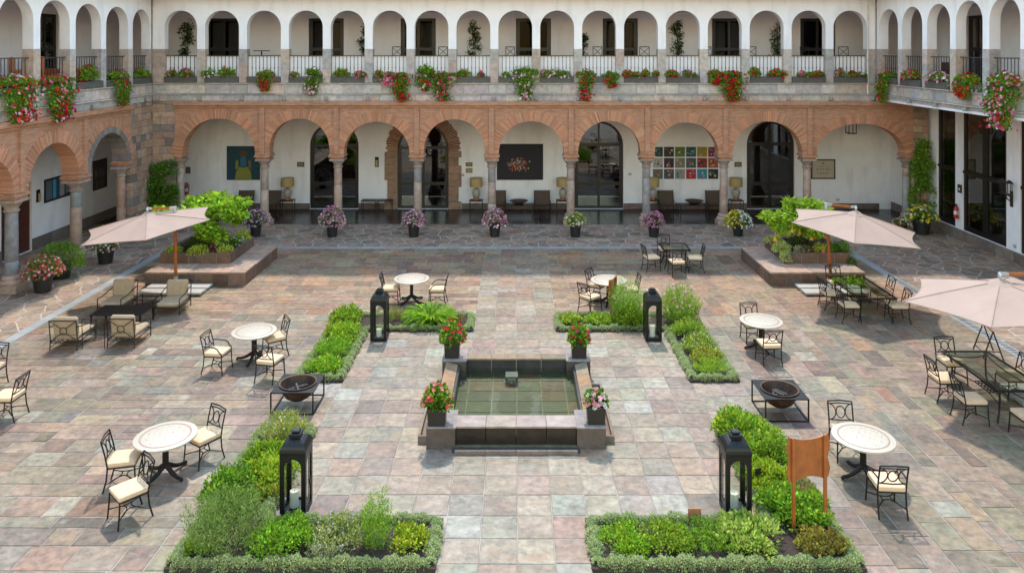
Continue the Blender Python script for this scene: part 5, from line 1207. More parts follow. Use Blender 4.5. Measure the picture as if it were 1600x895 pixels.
for a in [('lime bedding plant at the left front corner of the left planter', -12.28, 26.6, .32, .3, LI, 550), ('lime trailing plant beside the left umbrella mast', -11.3, 26.52, .42, .28, LI, 700), ('purple leaved flowering plant near the right front of the left planter', -10.75, 26.75, .3, .3, (.14,.08,.06), 500, (30, .07, PURP)),
          ('pale green plant at the front right corner of the left planter', -10.42, 26.6, .3, .28, LI, 500, (8, .06, PINK)), ('green plant with white flowers on the right side of the left planter', -10.5, 27.4, .32, .32, GREEN, 600, (20, .06, WHITE)), ('lime shrub at the far right corner of the left planter', -10.4, 28.3, .36, .42, LI, 650),
          ('dark bush under the tree of the left planter', -11.7, 27.3, .45, .4, (.06,.11,.03), 800), ('white speckled plant behind the purple one in the left planter', -10.45, 27.9, .28, .28, (.2,.27,.08), 400, (24, .05, WHITE)),
          ('variegated trailing plant spilling over the left side of the right planter', 9.5, 26.75, .36, .34, (.36,.42,.19), 800), ('variegated plant at the far left side of the right planter', 9.6, 27.9, .36, .3, (.34,.40,.14), 700, (12, .06, PINK)), ('silver white bedding plant in the right planter', 10.05, 26.6, .22, .22, (.35,.36,.3), 350),
          ('purple flowering plant at the front of the right planter', 10.3, 26.6, .3, .26, (.12,.12,.06), 500, (26, .06, PURP)), ('bright lime plant in a small pot at the front of the right planter', 10.78, 26.58, .3, .36, LI, 550), ('green plant left of the corner bush in the right planter', 11.15, 26.7, .3, .35, (.16,.24,.04), 500), ('dark green bush at the right front corner of the right planter', 11.55, 26.55, .36, .45, (.06,.13,.025), 800), ('green bush under the trumpet tree', 10.4, 27.5, .5, .4, (.07,.12,.03), 700)]:
    low(*a)
for (x, y, l, c, zz) in ((9.46, 26.35, 'pale variegated leaves hanging down the near left corner of the right planter', (.36,.42,.2), .62), (11.76, 26.3, 'dark ivy hanging over the right corner of the right planter', (.05,.12,.025), .42)):
    o = foliage_dome('trailing_plant', 420, .2, .2, .34, c, .06, .6, None, .3, None, (x, y-.06, zz-.05), up=-.8); tag(o, l, 'plant', 'bedding plants in the stone planters')
t = thing('terracotta_pot', 'tiny terracotta pot on the front rim of the right planter', 'pot', (10.8, 26.32, .822)); MB().lathe([(.05,0), (.07,.1), (.08,.1), (.08,.125), (.065,.125), (.055,.02), (0,.02)], 14).build('pot_body', M['terracotta'], t, smooth=True); foliage_dome('foliage', 60, .09, .09, .12, LI, .05, .5, parent=t, loc=(0, 0, .1))

# ------------------------------------------------------------------ pots with flowers
def pot(label, x, y, rp, hp, rf, hf, fol, flw, nf, sz=.07, nl=900, name='flower_pot', group='black pots of flowers round the courtyard', ls=.07, half=None):
    t = thing(name, label, 'flower pot', (x, y, .0), group=group)
    MB().lathe([(rp*.74,.004), (rp*.95,hp*.82), (rp,hp*.83), (rp*1.03,hp), (rp*.92,hp), (rp*.9,hp-.06), (0,hp-.05)], 22).build('pot_body', M['pot'], t, smooth=True)
    foliage_dome('foliage', nl, rf, rf, hf, fol, ls, .45, None, .3, t, (0, 0, hp-.06), lob=10, shell=.35)
    if half:
        for s, c in half:
            d = unit(nf*5); d = d[(d[:, 2] > .0) & (d[:, 0]*s > -.05)][:nf//2]; flower_set('flowers', d*np.array([rf, rf, hf])*(.95+.1*rng.random(len(d)))[:, None], d+np.array([0, -.2, .3]), sz, c, t, (0, 0, hp-.04))
    else: dome_flowers('flowers', nf, rf, rf, hf, sz, flw, t, (0, 0, hp-.04), 0)
    return t
PK = [(.70,.38,.48), (.62,.25,.38), (.78,.58,.62), (.55,.18,.34)]
Y_ = 31.85
for px, l, fw, rf, hf in ((519, 'black pot with a large pink mum ball, second column of the back arcade', PK, .56, .78), (646.5, 'black pot with pink mums before the third column of the back arcade', PK, .50, .60), (773, 'black pot with pink mums before the fourth column of the back arcade', PK, .55, .68), (1021.5, 'black pot with deep pink mums before the sixth column of the back arcade', [(.55,.18,.34), (.66,.34,.46)], .46, .56)):
    pot(l, (px-808)/1165*Y_, Y_, .26, .56, rf, hf, (.07,.12,.03), fw, 210, .085)
pot('black pot with mauve mums left of the first back column', -11.2, 31.95, .25, .55, .53, .62, (.07,.12,.03), [(.42,.2,.36), (.6,.42,.52)], 190, .085)
pot('black pot with mixed yellow, white and pink mums before the fifth column', (899-808)/1165*Y_, Y_, .26, .58, .47, .48, (.10,.17,.03), [(.7,.4,.48), (.78,.74,.62), (.7,.6,.08), (.3,.4,.06)], 150, .085)
pot('black pot half yellow and half white mums before the seventh column', 9.48, 32.0, .25, .50, .60, .62, (.10,.17,.03), None, 240, .08, half=[(-1, YEL), (1, [(.78,.76,.66)])])
pot('black pot with pale pink flowers by the left arcade columns', -15.4, 27.9, .31, .55, .55, .5, (.09,.17,.03), PALE, 130, .075)
pot('black pot with pink red flowers at the left arcade in front of a bush', -15.66, 24.62, .32, .60, .62, .62, (.09,.17,.03), [(.7,.2,.24), (.75,.4,.42), (.6,.04,.06)], 220, .075, 1500)
o = foliage_dome('green_bush', 2200, .85, .6, .95, (.09,.18,.03), .085, .45, (.14,.24,.04), .3, None, (-16.0, 26.1, .35), lob=14); tag(o, 'leafy green bush behind the pink pot at the left arcade', 'bush')
MB().lathe([(.30,0), (.38,.5), (.36,.5), (0,.45)], 18).build('pot_body', M['pot'], o, (0, 0, -.35), smooth=True)
pot('large dark pot with yellow daisies at the back right pier', 17.55, 32.35, .38, .65, .68, .62, (.13,.22,.035), YEL+[(.75,.7,.5)], 90, .14, 1300, ls=.09)
pot('small pot with orange and white flowers beside the yellow daisies', 16.72, 32.4, .22, .40, .40, .32, (.10,.14,.04), [(.65,.2,.06), (.75,.7,.6)], 70, .07, 600)
# climbers
def climber(label, x, y, z0, z1, w, d, base, n, size=.1, rz=0, taper=.5, name='climbing_plant', group='climbing plants', pot_=False):
    K = int(18+9*w*(z1-z0)); cz = rng.random(K); wd = w*(1-taper*cz)*(.55+.6*rng.random(K)); cx_ = (rng.random(K)*2-1)*wd/2; cd = d*(.3+.7*rng.random(K))*(1-.5*cz); k = rng.integers(0, K, n); u = unit(n)*(rng.random(n)**.4)[:, None]*np.array([.24*w**.5, 1, .26])
    P = np.column_stack([cx_[k]+u[:, 0], -cd[k]*.5*(1+u[:, 1]), z0+(z1-z0)*cz[k]+u[:, 2]]); D = rng.normal(size=(n, 3))*.6+np.array([0, -.6, -.2])
    o = leaves(name, P, D, size*(.6+.7*rng.random(n)), .6, leafcols(n, base, .32), M['leaf'], None, (x, y, 0)); o.rotation_euler[2] = rz
    MB().tube([(0, -.02, z0), (.05, -.03, (z0+z1)/2), (0, -.03, z1-.1)], .02, 5).build('stem', M['bark'], o)
    if pot_: MB().lathe([(.14, z0-.3), (.18, z0), (.16, z0), (0, z0-.03)], 12, (0, -.2, 0)).build('pot_body', M['pot'], o)
    return tag(o, label, 'plant', group)
climber('dense climbing shrub against the dark stone corner pier on the left', -15.95, 33.45, .1, 2.9, 1.75, .95, (.075,.15,.025), 4200, .12, taper=.35)
climber('bright ivy climbing the pier at the back right corner', 18.1, 33.5, .9, 4.0, 1.25, .5, (.12,.22,.03), 2200, .13, taper=.65)
for i, px in enumerate((293, 570, 741, 910, 1057, 1213)):
    climber('dark climbing plant on the back gallery wall, ' + ('leftmost', 'second from the left', 'third from the left', 'fourth from the left', 'fifth from the left', 'rightmost')[i], (px-808)/31.95, 36.42, 6.9, (9.25, 9.3, 9.4, 8.6, 9.25, 9.2)[i], (.72, .5, .62, .5, .6, .75)[i], .22, (.035,.07,.015), 900, .10, taper=.25, group='climbing plants on the back gallery', pot_=True)

# ------------------------------------------------------------------ flower troughs on the gallery ledges
def trough(label, W, l, r, clumps, k, group):
    """clumps: x, width, top z, bottom z, colours, number of flowers -- local to the wing"""
    c = (l+r)/2; t = thing('flower_trough', label, 'flower box', W.matrix_world @ Vector((c, 0, 6.482)), W.rotation_euler[2], group); hw = (r-l)/2-.01
    m = MB(); m.cbox(-hw, hw, -.105, .13, 0, .27, .01); m.build('trough_box', M['trough'], t)
    MB().box(-hw+.02, hw-.02, -.085, .11, .2705, .278).build('soil', M['soil'], t)
    for (x, wd, zt, zb, cols_, nf) in clumps:
        up = max(.12, zt-6.75); rx = wd/2; x0 = x-c; n = int(260+900*wd*up)
        o = foliage_dome('foliage', n, rx, .22, up, (.10,.19,.025), .085, .75, (.17,.27,.04), .3, t, (x0, -.02, .26), lob=7, shell=.15, subs=int(9+16*wd))
        dome_flowers('flowers', max(8, nf if zb < 6.3 else int(nf*2.3)), rx, .24, up, .105, cols_, t, (x0, -.03, .27), -.1)
        if zb < 6.45:
            dr_ = 6.76-zb; n2 = int(300+1100*wd*dr_); tt = rng.random(n2)**.9; xx = rng.normal(size=n2)*.38*rx*(1.25-.75*tt)+.05*np.sin(tt*9)
            P = np.column_stack([xx, -.13-.22*np.sin(np.clip(tt*2.2, 0, 1)*PI/2)*(.4+.6*rng.random(n2))*(1-.35*tt), -tt*dr_]); D = rng.normal(size=(n2, 3))*.6+np.array([0, -.5, -.35])
            leaves('trailing_foliage', P, D, .085*(.6+.7*rng.random(n2)), .75, leafcols(n2, (.085,.17,.022), .3, (.17,.28,.04), .3), M['leaf'], t, (x0, 0, .27))
            n3 = int(nf*1.5); tt = rng.random(n3)**.8; P = np.column_stack([rng.normal(size=n3)*.42*rx*(1.25-.6*tt), -.30-.1*rng.random(n3), -tt*dr_]); flower_set('trailing_flowers', P, np.tile([0, -1, .3], (n3, 1))+rng.normal(size=(n3, 3))*.3, .11, cols_, t, (x0, 0, .25))
    return t
bpy.context.view_layer.update()
BK = {0: [(268,11,107,119,PINK,6), (291,20,106,119,PINK,16)], 1: [(326,18,106,122,WHITE,16), (355,25,103,128,RED,3)], 2: [(416,26,110,141,RED,16)], 3: [(489,26,105,147,PALE,16), (460,11,112,120,PINK,5)], 4: [(534,22,106,129,RED,2), (563,20,111,121,PINK,16)],
      5: [(592,14,110,121,RED,7), (608,30,113,131,PINK,26), (627,36,114,157,RED,24)], 6: [(664,26,98,141,PALE+RED,12), (691,40,112,156,RED+PINK,26)], 7: [(724,24,108,126,RED,1), (752,9,111,121,RED+PINK,6)], 8: [(790,12,112,121,WHITE,2), (820,38,103,154,PALE,18)], 9: [(850,15,109,120,PINK,9), (872,38,107,120,WHITE+PALE,16)],
      10: [(914,30,108,156,RED+PINK,28), (954,26,112,136,RED,10)], 11: [(980,16,109,121,RED,14), (993,14,112,128,RED,8), (1008,10,107,120,RED,8), (1025,9,110,120,RED,4)], 12: [(1050,22,110,129,RED,14), (1075,16,109,121,[(.55,.1,.4),(.65,.2,.5)],9), (1084,10,115,126,RED,4)], 13: [(1116,24,108,131,RED,14), (1142,46,111,157,RED,44)], 14: [(1178,17,104,125,RED,10), (1214,28,108,123,RED+ORG,20)], 15: [(1254,14,111,126,PINK+WHITE,9), (1276,24,111,129,RED,10)], 16: [(1312,15,107,122,PINK,10), (1332,13,111,122,RED,9), (1347,9,113,121,WHITE+PALE,4)]}
ORD = ['first', 'second', 'third', 'fourth', 'fifth', 'sixth', 'seventh', 'eighth', 'ninth', 'tenth', 'eleventh', 'twelfth', 'thirteenth', 'fourteenth', 'fifteenth', 'sixteenth', 'seventeenth']
def cname(cl):
    c = max(cl, key=lambda q: q[-1])[4]
    for L_, n in ((RED, 'red'), (PINK, 'pink'), (PALE, 'pale pink'), (WHITE, 'white')):
        if c is L_: return n
    return 'mixed'
for k, (l, r) in enumerate(ups):
    cl = [((px-808)/34.67, wd/34.67, 8-(a-77)/34.67, 8-(b-77)/34.67, c, nf) for px, wd, a, b, c, nf in BK[k]]
    trough(f'trough of {cname(BK[k])} geraniums in the {ORD[k]} back gallery arch from the left', BW, l, r, cl, k, 'flower troughs on the gallery ledges')
zY = lambda y, Y: 8-(y-77)*Y/1165
SIDE = {'L': [(32.6, 1.15, 105, 132, RED, 5, 'with leafy green geraniums at the corner end of the left gallery'), (30.66, 1.35, 109, 164, RED+PINK, 12, 'with long green trailing plants in the second left gallery arch from the corner'), (28.6, 1.0, 100, 128, RED, 7, 'with sparse red geraniums in the middle of the left gallery'), (26.5, 1.9, 118, 188, RED+PINK, 60, 'with a complete red and pink cascade below the left gallery'), (24.35, 2.0, 116, 190, RED+ORG+PALE, 75, 'with a red cascade at the left picture edge')],
        'R': [(32.5, 1.15, 111, 159, RED, 10, 'with red flowered greenery at the corner end of the right gallery'), (30.5, 1.2, 108, 129, RED+PINK, 20, 'with red and pink geraniums in the second right gallery arch'), (28.6, 1.3, 112, 139, PINK+PALE, 26, 'with pink geraniums in the third right gallery arch'), (26.65, 1.3, 114, 153, RED+ORG, 28, 'with orange red geraniums in the fourth right gallery arch'), (24.6, 1.95, 113, 200, PALE+RED+PINK, 75, 'with a pink cascade at the right picture edge')]}
for s, lst in SIDE.items():
    for Yc, wd, a, b, c, nf, lab in lst:
        o_ = [(l, r) for l, r in (lups if s == 'L' else rups) if l-.1 < (Yc if s == 'L' else -Yc) < r+.1][0]; x = Yc if s == 'L' else -Yc
        trough('flower trough '+lab, LW if s == 'L' else RW, *o_, [(x, wd, zY(a, Yc), zY(b, Yc), c, nf)], 0, 'flower troughs on the gallery ledges')
# ------------------------------------------------------------------ furniture in the galleries and behind the arcade
def xchair():
    t = thing('cross_back_chair', 'x', 'chair', group='cross back chairs on the back gallery'); D_ = M['iron']; w = .22; r = .016
    for sx in (-1, 1):
        MB().tube([(sx*w, .2, 0), (sx*w, .2, .76)], r, 5).build('leg', D_, t); MB().tube([(sx*w, -.2, 0), (sx*w, -.2, .78), (sx*w, -.26, 1.5)], r, 5).build('leg', D_, t)
    MB().cbox(-.24, .24, -.22, .24, .76, .80, .01).build('seat', D_, t)
    b = MB(); b.tube([(-w, -.26, 1.5), (w, -.26, 1.5)], .02, 5).tube([(-w, -.22, 1.05), (w, -.22, 1.05)], .014, 5).tube([(-w, -.225, 1.08), (w, -.258, 1.47)], .012, 5).tube([(w, -.222, 1.08), (-w, -.262, 1.47)], .012, 5); b.build('backrest', D_, t)
    freeze(t); return t
xc = xchair(); xl = [(622, 200), (690, 170), (800, 200), (936, 190), (1007, 170), (1110, 200), (1172, 150), (1262, 190), (1321, 175)]
for i, (px, a) in enumerate(xl):
    lab = 'tall black cross back chair on the back gallery, ' + ['leftmost of all', 'second from the left', 'third from the left', 'fourth from the left', 'fifth from the left', 'sixth from the left', 'third from the right', 'second from the right', 'rightmost of all'][i]
    p = ((px-808)/33.6, 34.7, 6.6)
    if i == 0: xc.location = p; xc.rotation_euler[2] = R(a); xc['label'] = lab
    else: copy_tree(xc, lab, p, R(a))
for px, w_, l in ((408, .6, 'small dark table on the back gallery, third arch from the left'), (659, .7, 'dark table between two cross back chairs, left half of the back gallery'), (826, .7, 'dark table in the middle arch of the back gallery'), (975, .7, 'dark table between two cross back chairs, right half of the back gallery'), (1146, .7, 'dark table behind the fourteenth arch of the back gallery')):
    t = thing('bistro_table', l, 'table', ((px-808)/33.6, 34.75, 6.6), group='tables on the back gallery'); MB().cbox(-w_/2, w_/2, -.3, .3, 1.30, 1.335, .008).build('table_top', M['iron'], t); MB().tube([(0,0,.02), (0,0,1.3)], .03, 8).lathe([(.24,0), (.22,.03), (.04,.05)], 14).build('pedestal', M['iron'], t)
def wicker(label, x, y, rz):
    t = thing('wicker_armchair', label, 'armchair', (x, y, 6.6), rz, 'orange wicker armchairs'); O = M['orangewood']
    MB().cbox(-.36, .36, -.34, .34, .12, .42, .04).build('seat', O, t); MB().cbox(-.36, .36, -.42, -.30, .12, 1.12, .05).build('backrest', O, t)
    for s in (-1, 1): MB().cbox(s*.40-.06, s*.40+.06, -.36, .34, .10, .66, .04).build('arm', O, t)
    for sx in (-1, 1):
        for sy in (-1, 1): MB().box(sx*.36-.03, sx*.36+.03, sy*.3-.03, sy*.3+.03, 0, .12).build('leg', O, t)
wicker('orange wicker armchair with tall back behind the left red cascade', -17.55, 27.75, R(-100)); wicker('orange wicker armchair seen low behind the sparse trough of the left gallery', -17.45, 29.35, R(-70)); wicker('orange wicker armchair nearest the left picture edge on the left gallery', -17.6, 26.6, R(-60))
t = thing('gallery_bench', 'dark red low bench in the corner of the right gallery', 'bench', (18.0, 30.6, 6.6), R(90)); MB().cbox(-.6, .6, -.25, .25, .36, .46, .02).build('seat', M['redwood'], t); MB().cbox(-.6, .6, .2, .26, .46, .85, .02).build('backrest', M['redwood'], t)
for sx in (-1, 1):
    for sy in (-1, 1): MB().box(sx*.54-.03, sx*.54+.03, sy*.2-.03, sy*.2+.03, 0, .36).build('leg', M['redwood'], t)
def sling():
    t = thing('sling_armchair', 'x', 'armchair', group='brown sling armchairs behind the arcade'); I = M['iron']
    for sx in (-1, 1):
        MB().tube([(sx*.4, -.38, 0), (sx*.4, -.38, .52), (sx*.4, .2, .52)], .016, 5).build('arm', I, t); MB().tube([(sx*.38, .36, 0), (sx*.38, .22, .45), (sx*.38, .42, 1.02)], .016, 5).build('leg', I, t)
    v = []
    for s, y, z in ((0,-.36,.40), (1,-.1,.36), (2,.16,.36), (3,.24,.48), (4,.32,.74), (5,.41,1.0)): v += [(-.37, y, z), (.37, y, z), (-.37, y+.02, z-.025), (.37, y+.02, z-.025)]
    m = MB(); f = []
    for i in range(5): a = i*4; f += [(a, a+1, a+5, a+4), (a+2, a+6, a+7, a+3), (a, a+4, a+6, a+2), (a+1, a+3, a+7, a+5)]
    m.add(v, f+[(0, 2, 3, 1), (20, 21, 23, 22)]).build('sling_seat', M['sling'], t); freeze(t); return t
sp = sling(); sl = [(383, 'left of the first lamp behind the planter tree'), (425, 'next to the first lamp, left part of the arcade'), (778, 'partly behind the fourth column, below the dark mosaic painting'), (847, 'right of the low table below the dark mosaic painting'), (1041, 'left of the low table below the grid of pictures'), (1116, 'right of the low table below the grid of pictures')]
SC = 1165/36.7
for i, (px, l) in enumerate(sl):
    p = ((px-808)/SC, 36.55, .003)
    if i == 0: sp.location = p; sp['label'] = 'brown sling armchair '+l
    else: copy_tree(sp, 'brown sling armchair '+l, p)
def sidetable(label, px, w_=.66, h=.58, d_=.5, group='dark side tables behind the arcade', y=36.7):
    t = thing('side_table', label, 'side table', ((px-808)/SC, y, .003), group=group)
    MB().cbox(-w_/2, w_/2, -d_/2, d_/2, h-.03, h, .006).build('table_top', M['bronze'], t)
    for sx in (-1, 1):
        for sy in (-1, 1): MB().box(sx*(w_/2-.03)-.014, sx*(w_/2-.03)+.014, sy*(d_/2-.03)-.014, sy*(d_/2-.03)+.014, 0, h-.03).build('leg', M['bronze'], t)
    return t
def lamp(label, px, c):
    t = thing('table_lamp', label, 'lamp', ((px-808)/SC, 36.7, .585), group='ceramic table lamps behind the arcade')
    MB().lathe([(.10,0), (.11,.03), (.17,.2), (.20,.36), (.19,.45), (.13,.53), (.075,.56), (.075,.60)], 20).build('ceramic_body', M[c], t, smooth=True)
    if c == 'ceramic': MB().lathe([(.108,.002), (.118,.03), (.165,.17)], 20).build('glazed_foot', M['terracotta'], t, smooth=True)
    MB().tube([(0,0,.6), (0,0,.75)], .015, 6).build('stem', M['bronze'], t); MB().lathe([(.31,.66), (.315,.67), (.31,1.08), (.30,1.08), (.30,.67), (.31,.66)], 28).build('lamp_shade', M['shade'], t, smooth=True)
for px, n in ((449, 'in the second arch of the back arcade'), (744, 'in the fourth arch beside the stone doorway'), (879.5, 'left of the fifth column'), (1020, 'right of the sixth column'), (1150, 'right of the seventh column')):
    sidetable('dark side table carrying the lamp '+n, px); lamp('ceramic table lamp with tan drum shade '+n, px, 'ceramic')
sidetable('dark low stool table left of a pair by the stone doorway', 576, .74, .55, y=36.85); sidetable('dark low stool table right of a pair by the stone doorway', 600.5, .74, .55, y=36.85)
for px, l in ((810, 'below the dark mosaic painting'), (1081, 'below the grid of pictures')):
    sidetable('long dark low table '+l, px, 1.45, .46, .55, y=36.3)
    t = thing('wooden_bowl', 'shallow brown wooden bowl on the low table '+l, 'bowl', ((px-808)/SC+.02, 36.3, .464), group='shallow wooden bowls'); MB().lathe([(.14,0), (.3,.08), (.46,.17), (.44,.17), (.28,.1), (0,.04)], 22).build('bowl_body', M['sling'], t, smooth=True)
# paintings
WY = 37.295; SW = 1165/37.3; wx = lambda p: (p-808)/SW; wz = lambda y: 8-(y-77)/SW
t, hw, h = picture('painting', 'large teal painting of a figure in yellow on the back wall, first arch', wx(355), wx(406.5), wz(281), wz(228.5), WY, (.015,.02,.03), (.012,.05,.075), .02)
patch(t, arc(-.0, h*.62, .50, .50, 0, 2*PI, 28)[:-1], (.015,.055,.08)); patch(t, [(-.42, .03), (.42, .03), (.36, .42), (.2, .66), (-.2, .66), (-.36, .42)], (.24,.23,.04), -.041); patch(t, [(-.13, .62), (.13, .62), (.16, 1.02), (.1, 1.18), (-.1, 1.18), (-.16, 1.02)], (.03,.13,.22), -.041)
for i in range(70): patch(t, arc(random.uniform(-.76, .76), random.uniform(.1, 1.6), .018, .03, 0, 2*PI, 6)[:-1], random.choice([(.03,.12,.16), (.02,.03,.05), (.05,.09,.06)]), -.0376, 'painted_mark')
patch(t, arc(0, 1.32, .22, .13, 0, 2*PI, 16)[:-1], (.12,.05,.02), -.044); patch(t, [(-.4,.5), (-.24,.62), (-.26,1.0), (-.38,.95)], (.20,.24,.03), -.041); patch(t, [(.4,.5), (.24,.62), (.26,1.0), (.38,.95)], (.16,.12,.05), -.041)
t, hw, h = picture('painting', 'large near black painting with a band of many coloured ovals, fifth arch', wx(776.5), wx(848.5), wz(281), wz(225), WY, (.01,.01,.012), (.016,.014,.02), .02)
for i in range(120):
    u = random.gauss(0, .33); v_ = random.gauss(0, .17)
    if abs(u) > .62 or abs(v_) > .34 or (u/.66)**4+(v_/.36)**4 > 1: continue
    patch(t, arc(u-.1, h*.42+v_, .035, .05, 0, 2*PI, 8)[:-1], random.choice([(.45,.03,.02), (.5,.25,.03), (.35,.30,.28), (.08,.2,.12), (.4,.07,.03), (.1,.06,.15)]), -.0375-.0006*(i % 9), 'painted_oval')
t = thing('picture_grid', 'three rows of six small colourful square pictures, seventh arch', 'picture', (wx(1071), WY, wz(280.5)))
GC = [[(.02,.06,.05), (.03,.03,.05), (.12,.18,.02), (.03,.10,.12), (.35,.25,.02), (.25,.03,.10)], [(.4,.38,.36), (.05,.02,.05), (.22,.2,.18), (.05,.10,.12), (.25,.03,.02), (.35,.08,.04)], [(.12,.12,.12), (.06,.07,.09), (.3,.29,.27), (.45,.02,.05), (.03,.25,.40), (.02,.02,.03)]]
for i in range(3):
    for j in range(6):
        x = (j-2.5)*.553; z = (2-i)*.553+.03; c = GC[i][j]
        p_ = MB().cbox(x-.245, x+.245, -.03, -.004, z, z+.49, .004).build('small_canvas', M['flat'], t, color=c)
        for q in range(7):
            a, b = random.uniform(-.17, .17), random.uniform(.08, .40); s = random.uniform(.02, .06); d_ = random.choice([(.5,.4,.05), (.45,.44,.4), (.5,.05,.06), (.05,.3,.35), (.02,.02,.02), (.1,.25,.05)])
            MB().prism(arc(x+a, z+b, s, s*random.uniform(.5, 1.6), 0, 2*PI, 7)[:-1], [], -.0335-.0004*q, -.0305).build('painted_mark', M['flat'], p_, color=d_)
def txt(body, size, loc, col, parent, rz=0, align='CENTER', name='lettering'):
    cu = bpy.data.curves.new(name, 'FONT'); cu.body = body; cu.size = size; cu.align_x = align; cu.extrude = .001; cu.materials.append(M['flat'])
    q = bpy.data.objects.new(name, cu); C.objects.link(q); me = bpy.data.meshes.new_from_object(q.evaluated_get(bpy.context.evaluated_depsgraph_get())); bpy.data.objects.remove(q)
    o = bpy.data.objects.new(name, me); C.objects.link(o); o.parent = parent; o.location = loc; o.rotation_euler = (R(90), 0, rz); o.color = (*col, 1); return o
t, hw, h = picture('restaurant_sign', 'framed beige sign reading RAYMI on the back wall, last arch', wx(1267), wx(1304.5), wz(279.5), wz(249), WY, (.02,.012,.01), (.50,.42,.32), .055)
t['category'] = 'sign'; txt('R A Y M I', .17, (0, -.04, h*.43), (.13,.10,.08), t); patch(t, [(-.06, h*.76), (.06, h*.76), (.03, h*.82), (.0, h*.87), (-.03, h*.82)], (.18,.13,.1), -.04, 'emblem')
for k, w_ in ((.29, .34), (.245, .22), (.64, .34)): patch(t, [(-w_, h*k), (w_, h*k), (w_, h*k+.022), (-w_, h*k+.022)], (.25,.2,.15), -.04, 'small_text_line')
t, hw, h = picture('information_panel', 'long black information panel with four images on the left arcade wall', 0, 1.8, 0, .95, 0, (.012,.012,.014), (.02,.025,.035), .05, R(90), (-19.295, 31.3, 1.72))
for x0, x1, c in ((-.82,-.42,(.10,.13,.16)), (-.36,-.14,(.05,.30,.48)), (-.08,.06,(.03,.06,.12)), (.1,.42,(.30,.30,.32)), (.46,.84,(.03,.03,.035))): patch(t, [(x0, .09), (x1, .09), (x1, .86), (x0, .86)], c)
for k in range(9): patch(t, [(.5, .16+.075*k), (.80, .16+.075*k), (.80, .19+.075*k), (.5, .19+.075*k)], (.35,.36,.38), -.0385, 'small_text_line')
t, hw, h = picture('painting', 'dark framed painting deep in the left arcade behind the stone arch', 0, 1.1, 0, 1.35, 0, (.012,.01,.01), (.035,.025,.025), .05, R(90), (-19.295, 34.45, 1.55))
for x0, z0, c in ((-.35,.75,(.12,.08,.07)), (0,.8,(.10,.06,.06)), (.25,.7,(.08,.06,.07)), (-.25,.25,(.09,.04,.03)), (.15,.25,(.07,.05,.05))): patch(t, arc(x0, z0, .13, .2, 0, 2*PI, 12)[:-1], c)
def plaque(label, px, py, w_, h_, c=(.12,.085,.06)):
    t = thing('wall_plaque', label, 'plaque', (wx(px), WY, wz(py)-h_/2), group='small plaques on the back arcade wall'); MB().cbox(-w_/2, w_/2, -.025, -.002, 0, h_, .004).build('plate', M['flat'], t, color=c)
    for k in range(3): MB().box(-w_*.36, w_*.36, -.028, -.0255, h_*(.25+.2*k), h_*(.25+.2*k)+.02).build('text_line', M['flat'], t, color=(.4,.33,.24))
plaque('grey brown plaque above the first lamp', 470, 257, .36, .24); plaque('upper small plaque beside the stone doorway', 733, 257, .34, .2); plaque('lower small brass plaque beside the stone doorway', 733, 266.5, .34, .24, (.30,.22,.10)); plaque('plaque above the lamp by the seventh column', 1153, 257, .36, .24); plaque('small dark plaque above the fire extinguisher at the far left', 294, 266, .24, .32, (.08,.06,.05))
def sconce(label, loc, rz):
    t = thing('wall_sconce', label, 'lamp', loc, rz, 'slim black wall sconces'); MB().cbox(-.09, .09, -.06, -.002, 0, .5, .01).build('back_plate', M['iron'], t); MB().cbox(-.06, .06, -.12, -.062, .04, .36, .015).build('lamp_shade', M['shade'], t)
sconce('slim black wall sconce between the second and third back columns', (wx(589), WY, wz(261)), 0); sconce('slim black wall sconce beside the red brown door of the left arcade', (-19.295, 30.0, 1.85), R(90))
def extinguisher(label, loc, rz=0):
    t = thing('fire_extinguisher', label, 'fire extinguisher', loc, rz, 'red fire extinguishers'); MB().lathe([(.085,0), (.09,.02), (.09,.42), (.06,.49), (.03,.51), (.03,.54)], 16, (0,-.12,0)).build('cylinder_body', M['red'], t, smooth=True)
    MB().box(-.03, .03, -.2, -.08, .54, .57).box(-.03, .03, -.2, -.08, .585, .60).build('handle', M['iron'], t); MB().tube([(.02,-.12,.55), (.13,-.14,.5), (.12,-.15,.25), (.1,-.15,.1)], .014, 6).build('hose', M['iron'], t); MB().lathe([(.0912,.16), (.0912,.32)], 16, (0,-.12,0)).build('label_band', M['curtain'], t)
extinguisher('red fire extinguisher on the wall at the far left of the back arcade', (wx(293.5), WY, .75)); extinguisher('red fire extinguisher on the white pilaster of the right wing', (18.695, 31.55, .85), R(-90))
t = thing('alarm_box', 'small red brown alarm box above the right fire extinguisher', 'alarm', (18.695, 31.45, 1.95), R(-90)); MB().cbox(-.13, .13, -.05, -.002, 0, .34, .01).build('case', M['redwood'], t); MB().box(-.05, .05, -.055, -.051, .1, .2).build('call_button', M['curtain'], t)
def outlet(label, loc, rz):
    t = thing('wall_socket', label, 'socket', loc, rz, 'small wall sockets'); MB().cbox(-.08, .08, -.02, -.002, 0, .11, .004).build('plate', M['flat'], t, color=(.3,.28,.26)); MB().box(-.045, .045, -.0225, -.0205, .03, .08).build('socket_face', M['flat'], t, color=(.6,.58,.55))
outlet('small socket low on the back wall below the RAYMI sign', (wx(1309), WY, .42), 0); outlet('small socket on the right wing pilaster nearest the camera', (18.695, 28.0, .55), R(-90)); outlet('small switch right of the fifth back column doorway', (wx(984), WY, 1.7), 0); outlet('small switch left of the second lamp by the stone doorway', (wx(723), WY, 1.65), 0)
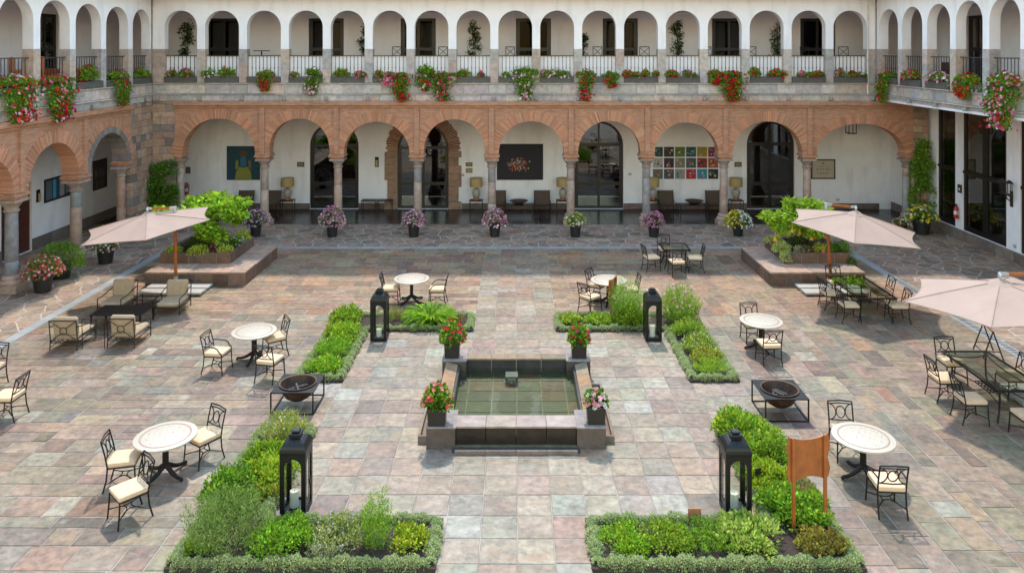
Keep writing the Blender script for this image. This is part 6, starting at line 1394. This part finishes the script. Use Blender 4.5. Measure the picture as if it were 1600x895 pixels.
# twin wall lantern on the right wing, hanging lantern in the last arch
t = thing('twin_wall_lantern', 'bronze twin wall lantern on the right wing pilaster', 'lamp', (18.695, 28.15, 2.55), R(-90))
MB().cbox(-.06, .06, -.06, -.002, -.5, .1, .01).tube([(0, -.04, -.3), (0, -.2, -.2), (0, -.25, -.05)], .02, 6).box(-.28, .28, -.27, -.23, -.06, -.03).build('bracket', M['bronze'], t)
for s in (-1, 1):
    a = MB().lathe([(.08,-.02), (.10,.0), (.09,.02)], 12, (s*.2, -.25, 0)).lathe([(.14,.42), (.11,.47), (.04,.53), (.0,.55)], 12, (s*.2, -.25, 0))
    for k in range(6): q = 2*PI*k/6; a.tube([(s*.2+.085*math.cos(q), -.25+.085*math.sin(q), .02), (s*.2+.125*math.cos(q), -.25+.125*math.sin(q), .42)], .009, 4)
    a = a.build('lantern_cage', M['bronze'], t); MB().lathe([(.078,.02), (.118,.42)], 14, (s*.2, -.25, 0)).build('pane', M['glass'], a)
t = thing('hanging_lantern', 'black hanging lantern in the last arch of the back arcade', 'lamp', ((1331.5-808)/33.5, 34.9, 4.05)); m = MB(); a = .17
m.box(-a-.02, a+.02, -a-.02, a+.02, .0, .03).box(-a-.02, a+.02, -a-.02, a+.02, .50, .54).tube([(0,0,.54), (0,0,1.36)], .01, 5)
for sx in (-1, 1):
    for sy in (-1, 1): m.box(sx*a-.015, sx*a+.015, sy*a-.015, sy*a+.015, .03, .5)
c_ = m.build('lantern_cage', M['iron'], t); MB().box(-a+.02, a-.02, -a+.02, a-.02, .04, .49).build('glass_body', M['glass'], t); MB().tube([(0,0,.03), (0,0,.25)], .04, 8).build('candle', M['wax'], t)
# small pieces
t = thing('bed_marker', 'small rusty plant label standing in the front right bed edge', 'label', (2.98, 12.52, .06)); MB().cbox(-.11, .11, -.012, .012, .08, .24, .004).build('plate', M['terracotta'], t); MB().tube([(0, 0, 0), (0, 0, .09)], .01, 5).build('stake', M['iron'], t)
t = thing('bed_marker', 'small black plant label beside the front right lantern', 'label', (4.28, 13.25, .06), R(25)); MB().cbox(-.06, .06, -.01, .01, .38, .5, .003).build('plate', M['iron'], t); MB().tube([(0, 0, 0), (0, 0, .38)], .008, 5).build('stake', M['iron'], t)
